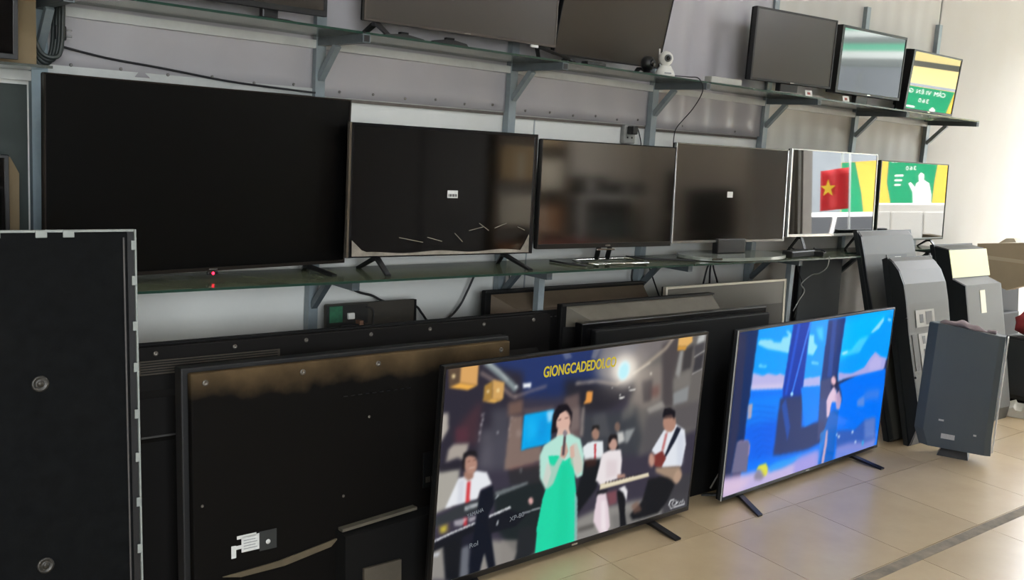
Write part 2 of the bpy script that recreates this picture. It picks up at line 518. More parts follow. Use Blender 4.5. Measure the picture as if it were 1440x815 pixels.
add_loft(bm, [[(x, y, z) for y, z in st] for x in (-0.026, -0.020)]); bm_obj('flag_star', bm, mat('flag_yellow', 'f4cf2a', 0.7), fl)

# white car parked at the kerb, mirrored in the lower half of the last screens
car = thing('parked_car', 'white car parked on the street outside, mirrored in the last shelf screens', 'car', (11.75, -4.6, -0.03))
CW, CG, CT = mat('car_white', 'e6e6e2', 0.25), mat('car_glass', '14181a', 0.08), mat('car_tyre', '161616', 0.8)
body = [(-2.1, 0.35), (2.1, 0.35), (2.15, 0.55), (2.05, 0.82), (1.15, 0.96), (-1.5, 0.98), (-2.05, 0.9), (-2.15, 0.6)]
prism_x('car_body', body, 0.0, 1.65, CW, car, 0.03)
loft('car_cabin', [[(x0, y, z) for (y, x0), z in zip(((1.1, 0.04), (1.1, 1.61), (-1.55, 1.61), (-1.55, 0.04)), (0.975,) * 4)],
                   [(x0, y, z) for (y, x0), z in zip(((0.35, 0.2), (0.35, 1.45), (-1.1, 1.45), (-1.1, 0.2)), (1.40,) * 4)]], CW, car)
for y0, y1, y2, y3 in ((-1.28, -0.42, -0.42, -1.0), (-0.34, 0.82, 0.34, -0.34)):
    loft('side_window', [[(0.05 + dx, y0, 1.02), (0.05 + dx, y1, 1.02), (0.165 + dx, y2, 1.34), (0.165 + dx, y3, 1.34)] for dx in (-0.012, 0.004)], CG, car)
loft('windscreen', [[(0.14, 1.06 + d, 1.02), (1.51, 1.06 + d, 1.02), (1.40, 0.46 + d, 1.36), (0.25, 0.46 + d, 1.36)] for d in (0.005, 0.03)], CG, car)
for y in (-1.35, 1.35):
    for x in (0.0, 1.45):
        bm = bmesh.new(); tube_bm(bm, [(x - 0.02, y, 0.315), (x + 0.2, y, 0.315)], 0.315, 20); bm_obj('wheel', bm, CT, car)
box('headlight', (0.1, 2.08, 0.6), (0.45, 2.14, 0.74), mat('lamp_clear', 'c8ccd0', 0.1), car, 0.01)
box('headlight', (1.2, 2.08, 0.6), (1.55, 2.14, 0.74), mat('lamp_clear', 'c8ccd0'), car, 0.01)

cart = thing('added_white_cart', 'white box cart added outside to whiten the low reflection in the last shelf screen', 'cart', (10.9, -3.35, -0.03))  # white block added so the last screen mirrors white in its lower half
box('cart_body', (0, 0, 0.22), (0.6, 1.25, 1.40), CW, cart, 0.02)
for q in range(3): box('cart_panel', (-0.012, 0.04 + 0.40 * q, 0.30), (-0.0005, 0.41 + 0.40 * q, 1.30), mat('cart_panel_white', 'dedfdc', 0.5), cart, 0.004)
for y in (0.2, 1.05):
    for x in (0.05, 0.5):
        bm = bmesh.new(); tube_bm(bm, [(x - 0.03, y, 0.11), (x + 0.03, y, 0.11)], 0.11, 16); bm_obj('wheel', bm, CT, cart)

# unseen ceiling tubes, added to brighten the wall and the entrance corner
TUBE = emit('fill_tube', 'f4f6ff', FILL_TUBE_STRENGTH)
for k, (x, y) in enumerate(((0.6, -2.6), (3.4, -2.4), (5.6, -2.0), (7.4, -4.2))):
    t = thing('fill_ceiling_light', ['added ceiling tube lamp over the dark end of the shop', 'added ceiling tube lamp over the middle of the shop', 'added ceiling tube lamp over the small upper screens side', 'added ceiling tube lamp over the desk corner near the entrance'][k], 'lamp', (x, y, ZC), (0, 0, 0), 'added fill tube lamps')
    box('fill_lamp_body', (-0.65, -0.05, -0.05), (0.65, 0.05, 0), WHITEP, t, 0.006)
    bm = bmesh.new(); tube_bm(bm, [(-0.6, 0, -0.075), (0.6, 0, -0.075)], 0.02, 12); bm_obj('fill_tube', bm, TUBE, t, True)

# ================================================================== rack
rack = thing('shelf_rack', 'grey painted steel shelf rack of posts, arms and struts fixed along the wall', 'shelf rack', (0, 0, 0))
def zs(x): return 1.905 - 0.0075 * (x - 1.0)          # upper arms sag towards the street
for i, x in enumerate(POSTS):
    wd = 0.04 if i else 0.048
    box('post', (x - wd / 2, -0.045, 0), (x + wd / 2, -0.008, 2.5), mat('post_blue_grey', '8b9ca3', 0.45, metal=0.3, var=0.3, vs=10) if i == 0 else STEEL, rack)
    z = zs(x)
    arm = bar('arm', (x, -0.045, z), (x, -0.37, z), 0.03, 0.03, STEEL_D, rack)
    bm = bmesh.new(); add_box(bm, (x - 0.011, -0.3705, z - 0.011), (x + 0.011, -0.366, z + 0.011)); bm_obj('tube_end', bm, BLACK, arm)
    bar('strut', (x, -0.045, z - 0.135), (x, -0.165, z - 0.015), 0.024, 0.024, STEEL, rack)
    dl_ = 0.36 if x < 5 else 0.235
    bar('arm', (x, -0.045, 1.025), (x, -dl_, 1.025), 0.03, 0.03, STEEL_D, rack)
    bar('strut', (x, -0.045, 0.90), (x, -0.155, 1.01), 0.024, 0.024, STEEL_D, rack)
for x in (2.735, 4.545):
    box('front_leg', (x - 0.016, -0.315, 0), (x + 0.016, -0.283, 1.01), STEEL, rack)
for a, b in zip(POSTS, POSTS[1:]):
    bar('rail', (a + 0.02, -0.03, zs(a) - 0.01), (b - 0.02, -0.03, zs(b) - 0.01), 0.025, 0.03, STEEL_L, rack)
bar('rail', (-0.2, -0.03, 1.687), (0.80, -0.03, 1.687), 0.03, 0.03, STEEL_L, rack)
bar('arm', (0.30, -0.04, 1.687), (0.30, -0.36, 1.687), 0.03, 0.03, STEEL_D, rack)
box('post', (0.28, -0.045, 0), (0.32, -0.008, 2.5), STEEL, rack)
GL_UP = glass_shelf('shelf_glass_clear', 'd4ddd6', 0.2, '9aa09a')
GL_LO = glass_shelf('shelf_glass_green', '4c5d50', 0.75, '6c735e', 1.12)
GEDGE = mat('glass_edge_green', '1f3a30', 0.2, ior=1.6)
def shelf(x0, x1, f, y0, y1, t, m, label, grp):
    bm = bmesh.new()
    add_loft(bm, [[(x0, y0, f(x0)), (x0, y1, f(x0)), (x0, y1, f(x0) + t), (x0, y0, f(x0) + t)],
                  [(x1, y0, f(x1)), (x1, y1, f(x1)), (x1, y1, f(x1) + t), (x1, y0, f(x1) + t)]])
    o = bm_obj('glass_shelf', bm, m)
    tag(o, label, 'glass shelf', grp)
    e = loft('glass_edge', [[(x, y0 - 0.0015, f(x) + 0.0003), (x, y0 - 0.0002, f(x) + 0.0003), (x, y0 - 0.0002, f(x) + t - 0.0003), (x, y0 - 0.0015, f(x) + t - 0.0003)] for x in (x0, x1)], GEDGE, o)
    return o
zu = lambda x: zs(x) + 0.0155
zl = lambda x: 1.041
for x0, x1, lb in ((0.2, 1.792, 'glass panel of the upper shelf at the dark left end'),
                   (1.806, 3.655, 'glass panel of the upper shelf under the two large top screens'),
                   (3.67, 6.36, 'glass panel of the upper shelf under the three small top screens')):
    shelf(x0, x1, zu, -0.355, -0.05, 0.008, GL_UP, lb, 'upper glass shelves')
for x0, x1, yf, lb in ((0.86, 3.636, -0.38, 'dusty green glass panel of the lower shelf under the large black screens'),
                   (3.645, 5.11, -0.38, 'dusty green glass panel of the lower shelf under the oval foot and soundbar'),
                   (5.12, 6.36, -0.245, 'narrow glass panel of the lower shelf under the last mirroring screen')):
    shelf(x0, x1, zl, yf, -0.05, 0.009, GL_LO, lb, 'lower glass shelves')
g = box('glass_shelf', (-0.3, -0.33, 1.703), (0.79, -0.05, 1.711), GL_UP); tag(g, 'short glass shelf left of the blue-grey post', 'glass shelf', 'upper glass shelves')

# ================================================================== televisions
ZLO = 1.05
def screen_mat(name, col, rough, ior, var=0.15):
    return mat(name, col, rough, ior=ior, var=var, vs=2.5)
S_BLACK = screen_mat('screen_matt_black', '020202', 0.4, 1.25)
S_DARK = screen_mat('screen_gloss_dark', '050404', 0.06, 2.2)
S_SEMI = screen_mat('screen_semi_gloss', '100e0c', 0.08, 2.7)
S_GREY = screen_mat('screen_grey_brown', '302b24', 0.3, 1.7)
S_MIRR = screen_mat('screen_mirror_gloss', '0c0e0e', 0.02, 2.6)
S_MIRR2 = screen_mat('screen_mirror_grey', '1a1c1b', 0.05, 1.6)

def frame_bm(w, h, l, r, b, t, y0, y1):
    """rectangular ring with mitred corners"""
    bm = bmesh.new()
    o = [(0, 0), (w, 0), (w, h), (0, h)]
    i = [(l, b), (w - r, b), (w - r, h - t), (l, h - t)]
    rings = [[bm.verts.new((p[0], y, p[1])) for p in q] for q, y in ((o, y0), (i, y0), (i, y1), (o, y1))]
    for a in range(4):
        A, B = rings[a], rings[(a + 1) % 4]
        for k in range(4):
            bm.faces.new((A[k], A[(k + 1) % 4], B[(k + 1) % 4], B[k]))
    bmesh.ops.bevel(bm, geom=bm.edges[:], offset=min(0.0012, min(l, r, b, t) * 0.3), segments=1, affect='EDGES')
    return bm

def foot(x, p, ground, side, m, fwd=0.14, back=0.12, wd=0.02, out=0.0):
    """slim television foot: bar from front tip up to the mount under the cabinet and down to the rear tip"""
    top = max(-0.014, ground + 0.004)
    pts = [((x + side * out, -fwd, ground), 0.004), ((x, 0.006, top), 0.0065), ((x, 0.03, top), 0.0065), ((x + side * out, back, ground), 0.004)]
    rings = [[(px - wd / 2, py, pz), (px + wd / 2, py, pz), (px + wd / 2, py, pz + 2 * hh), (px - wd / 2, py, pz + 2 * hh)] for (px, py, pz), hh in pts]
    return loft('foot', rings, m, p)

def tv(label, x, y, z, w, h, yaw, lean, smat, bez=None, bw=(0.008, 0.008, 0.016, 0.008), thick=0.018, deep=0.05, group=None, feet=None, ground=None, logo=True, name='television', screen=True):
    bez = bez or BLACK
    t = thing(name, label, 'television', (x, y, z), (R(lean), 0, R(yaw)), group)
    l, r, b, tp = bw
    if screen:
        bm = bmesh.new(); add_box(bm, (l * 0.8, 0.0035, b * 0.8), (w - r * 0.8, 0.008, h - tp * 0.8)); bm_obj('screen', bm, smat, t)
    bm_obj('bezel', frame_bm(w, h, l, r, b, tp, 0.0, thick), bez, t)
    box('back_cover', (0.001, thick + 0.0003, 0.001), (w - 0.001, thick + 0.012, h - 0.001), BLACKM, t, 0.004)
    y0 = thick + 0.0123
    loft('electronics_housing', [[(w * 0.08, y0, h * 0.05), (w * 0.92, y0, h * 0.05), (w * 0.92, y0, h * 0.62), (w * 0.08, y0, h * 0.62)],
                                 [(w * 0.11, y0 + deep * 0.8, h * 0.08), (w * 0.89, y0 + deep * 0.8, h * 0.08), (w * 0.89, y0 + deep * 0.8, h * 0.56), (w * 0.11, y0 + deep * 0.8, h * 0.56)]], BLACKM, t)
    if logo:
        box('logo', (w * 0.5 - 0.016, -0.0008, b * 0.3), (w * 0.5 + 0.016, 0.0004, b * 0.65), SILVER, t)
    if feet and ground is not None:
        for fx, sd, fwd, back, out in feet:
            ft = foot(fx, t, ground - z, sd, BLACK, fwd, back, 0.022 if w < 1.3 else 0.034, out)
            ft.rotation_euler.x = -R(lean)
    return t

MG = 'televisions standing on the lower glass shelf'
UG = 'televisions standing on the upper glass shelf'
# A
tA = tv('large matt black television at the dark end of the lower shelf', 0.773, -0.29, 1.079, 1.118, 0.614, 8.0, 0.8, S_BLACK,
        mat('bezel_dark_bronze', '2b2622', 0.3, metal=0.5), (0.005, 0.006, 0.012, 0.005), group=MG, feet=((0.16, -1, 0.05, 0.08, 0.0), (0.96, 1, 0.12, 0.07, 0.02)), ground=ZLO)
box('power_light', (0.535, -0.006, -0.012), (0.575, 0.004, -0.0005), BLACK, tA, 0.002)
lathe('standby_light', [(0.0005, 0), (0.005, 0), (0.004, 0.003), (0.0005, 0.004)], emit('red_led', 'ff1830', 6.0), tA, (0.555, -0.006, -0.007), 'y', 10)
# B
tB = tv('glossy black television with barcode tag and loose film along its bottom edge', 1.857, -0.2, 1.106, 0.886, 0.506, -1.9, -0.9, S_DARK,
        mat('bezel_piano', '151517', 0.2), (0.008, 0.016, 0.012, 0.012), group=MG, feet=((0.13, -1, 0.13, 0.1, 0.03), (0.75, 1, 0.13, 0.1, 0.03)), ground=ZLO)
tg = box('barcode_tag', (0.437, 0.0022, 0.232), (0.487, 0.0034, 0.262), LABELW, tB)
for q in range(9):
    xq = 0.441 + q * 0.0046
    box('barcode_bar', (xq, 0.0016, 0.237), (xq + 0.0018 + 0.001 * (q % 3), 0.0022, 0.248), BLACK, tg)
FILM = mat('protective_film', '9a9286', 0.2, ior=1.45, var=0.7, vs=14, col2='5d584f')
bm = bmesh.new()
n = 40
for k in range(n):
    for (u0, u1) in ((k / n, (k + 1) / n),):
        pts = []
        for u in (u0, u1):
            xx = 0.012 + 0.85 * u
            hh = 0.012 + 0.004 * math.sin(17 * u) + (0.05 * max(0, 1 - u / 0.06)) + (0.07 * max(0, (u - 0.955) / 0.045))
            pts.append((xx, -0.003 - 0.003 * math.sin(29 * u) ** 2, 0.006)); pts.append((xx, -0.0015, 0.006 + hh))
        a = [bm.verts.new(p) for p in pts]
        bm.faces.new((a[0], a[2], a[3], a[1]))
bmesh.ops.remove_doubles(bm, verts=bm.verts[:], dist=1e-5)
fo = bm_obj('film_strip', bm, FILM, tB, False, False); sd = fo.modifiers.new('thickness', 'SOLIDIFY'); sd.thickness = 0.0006
for k, (a, b_) in enumerate((((0.22, 0.075), (0.33, 0.055)), ((0.35, 0.075), (0.42, 0.058)), ((0.48, 0.09), (0.52, 0.055)), ((0.55, 0.10), (0.62, 0.115)), ((0.60, 0.13), (0.65, 0.10)), ((0.68, 0.11), (0.74, 0.13)), ((0.80, 0.115), (0.84, 0.10)))):
    bar('film_crease', (a[0], 0.002, a[1]), (b_[0], 0.002, b_[1]), 0.0015, 0.0025, FILM, tB)
box('edge_trim', (-0.009, 0.0, 0.0), (-0.0003, 0.016, 0.506), mat('trim_champagne', 'b0a292', 0.25, metal=0.9), tB)
# C
tC = tv('semi-gloss television on a chrome loop stand, third from the dark end of the lower shelf', 2.795, -0.2, 1.118, 0.852, 0.479, -1.1, -1.4, S_SEMI,
        mat('bezel_graphite', '2a2826', 0.3, metal=0.4), (0.006, 0.004, 0.022, 0.005), group=MG)
lp = tube('loop_stand', [(0.26, 0.05, -0.058), (0.22, -0.06, -0.06), (0.25, -0.125, -0.06), (0.56, -0.135, -0.06), (0.62, -0.05, -0.06), (0.60, 0.05, -0.058), (0.26, 0.05, -0.058)], 0.006, CHROME, tC, False)
tube('stand_neck', [(0.40, 0.045, -0.058), (0.40, 0.02, 0.05)], 0.012, BLACK, tC, False)
tube('stand_neck', [(0.47, 0.045, -0.058), (0.47, 0.02, 0.05)], 0.012, BLACK, tC, False)
box('logo_plate', (0.36, -0.004, -0.012), (0.47, 0.004, -0.004), CHROME, tC, 0.001)
# D
tD = tv('television with silver bezel and small tag on an oval glass foot', 3.674, -0.2, 1.127, 0.882, 0.495, -2.1, -2.6, S_SEMI,
        SILVER, (0.009, 0.009, 0.014, 0.006), group=MG)
box('price_tag', (0.395, 0.0022, 0.232), (0.437, 0.0034, 0.262), LABELW, tD)
ov = []
for k in range(28):
    a = k * 2 * math.pi / 28
    ov.append((0.44 + 0.36 * math.copysign(abs(math.cos(a)) ** 0.7, math.cos(a)), -0.02 + 0.155 * math.copysign(abs(math.sin(a)) ** 0.8, math.sin(a))))
zb = ZLO - 1.127 + 0.004
gf = loft('glass_foot', [[(px, py, zb) for px, py in ov], [(px, py, zb + 0.016) for px, py in ov]], mat('foot_glass_grey', '8f958c', 0.12, ior=1.6, var=0.3, vs=6), tD); gf.rotation_euler.x = R(2.6)
box('foot_trim', (0.10, -0.182, zb + 0.003), (0.17, -0.176, zb + 0.012), CHROME, tD)
box('stand_neck', (0.33, -0.01, zb + 0.016), (0.55, 0.03, 0.02), BLACK, tD, 0.006)
# E
tE = tv('mirror-bright television with white edge showing a red flag in reflection', 4.631, -0.2, 1.145, 0.849, 0.489, -1.3, -3.1, S_MIRR,
        mat('bezel_white_silver', 'd6d6d2', 0.25, metal=0.6), (0.012, 0.008, 0.016, 0.007), group=MG, feet=((0.14, -1, 0.035, 0.09, 0.0), (0.71, 1, 0.035, 0.09, 0.0)), ground=ZLO)
# F
tF = tv('last television on the lower shelf towards the street, mirroring a green banner', 5.550, -0.2, 1.104, 0.865, 0.498, 0.8, -2.5, S_MIRR,
        mat('bezel_dark_green', '3a4038', 0.3, metal=0.3), (0.010, 0.006, 0.014, 0.007), group=MG, feet=((0.14, -1, 0.035, 0.09, 0.0), (0.71, 1, 0.035, 0.09, 0.0)), ground=ZLO)
# upper shelf
def top(x): return zu(x) + 0.0085
t0 = tv('black television cut by the frame top at the left end of the upper shelf', 0.86, -0.2, 1.972, 0.876, 0.50, 0, 0, S_DARK, None, (0.01, 0.012, 0.02, 0.01), group=UG)
box('stand_neck', (0.64, 0.02, top(1.38) - 1.972 + 0.012), (0.70, 0.05, 0.01), BLACK, t0, 0.006)
loft('stand_base', [[(0.55, -0.06, top(1.38) - 1.970), (0.79, -0.06, top(1.38) - 1.970), (0.79, 0.12, top(1.38) - 1.970), (0.55, 0.12, top(1.38) - 1.970)], [(0.62, -0.0, top(1.38) - 1.953), (0.72, -0.0, top(1.38) - 1.953), (0.72, 0.07, top(1.38) - 1.953), (0.62, 0.07, top(1.38) - 1.953)]], BLACK, t0)
t1 = tv('wide brownish-dark television with a light logo on the upper shelf', 1.887, -0.2, 1.981, 0.940, 0.54, 0, 0, S_GREY, mat('bezel_grey_metal', '5b5650', 0.3, metal=0.6), (0.006, 0.006, 0.010, 0.006), group=UG,
        feet=((0.06, -1, 0.12, 0.08, 0.03), (0.86, 1, 0.13, 0.08, 0.06)), ground=top(1.93))
box('sensor', (0.80, -0.004, -0.012), (0.84, 0.006, -0.0005), WHITEP, t1, 0.002)
t2 = tv('brownish-dark television tipped forward on the upper shelf behind two small cameras', 2.842, -0.17, 1.955, 0.668, 0.40, 0, 11.0, S_GREY, BLACK, (0.005, 0.005, 0.008, 0.005), group=UG, logo=False,
        feet=((0.10, -1, 0.05, 0.07, 0.01), (0.56, 1, 0.05, 0.07, 0.01)), ground=top(2.9))
t3 = tv('grey-dark small television, leftmost of three on the right half of the upper shelf', 4.168, -0.2, 1.965, 0.634, 0.366, -5.5, 0.6, S_GREY, BLACK, (0.012, 0.010, 0.012, 0.010), thick=0.03, group=UG)
loft('stand_base', [[(0.10, -0.07, top(4.22) - 1.963), (0.52, -0.07, top(4.22) - 1.963), (0.52, 0.11, top(4.22) - 1.963), (0.10, 0.11, top(4.22) - 1.963)], [(0.13, -0.05, top(4.22) - 1.951), (0.49, -0.05, top(4.22) - 1.951), (0.49, 0.09, top(4.22) - 1.951), (0.13, 0.09, top(4.22) - 1.951)]], mat('stand_grey', '8c8a84', 0.3), t3)
box('stand_neck', (0.24, 0.01, top(4.22) - 1.951), (0.38, 0.045, 0.01), BLACK, t3, 0.005)
t4 = tv('thick-sided small television, middle of three on the right half of the upper shelf', 4.940, -0.2, 1.960, 0.662, 0.372, -1.4, 1.2, S_MIRR2, BLACK, (0.022, 0.010, 0.016, 0.014), thick=0.055, deep=0.06, group=UG)
box('stand_neck', (0.24, 0.02, top(5.0) - 1.950), (0.36, 0.05, 0.01), BLACK, t4, 0.005)
loft('stand_base', [[(0.12, -0.08, top(5.0) - 1.9585), (0.52, -0.08, top(5.0) - 1.9585), (0.52, 0.11, top(5.0) - 1.9585), (0.12, 0.11, top(5.0) - 1.9585)], [(0.15, -0.06, top(5.0) - 1.949), (0.49, -0.06, top(5.0) - 1.949), (0.49, 0.09, top(5.0) - 1.949), (0.15, 0.09, top(5.0) - 1.949)]], BLACK, t4)
t5 = tv('small television nearest the street end of the upper shelf, reflecting yellow and green', 5.693, -0.2, 1.912, 0.627, 0.365, 0.9, 4.2, S_MIRR, BLACK, (0.022, 0.010, 0.014, 0.010), thick=0.055, deep=0.06, group=UG)
sb5 = box('stand_base', (0.10, -0.06, top(5.75) - 1.911), (0.52, 0.10, -0.009), BLACK, t5, 0.003); sb5.rotation_euler.x = -R(4.2)

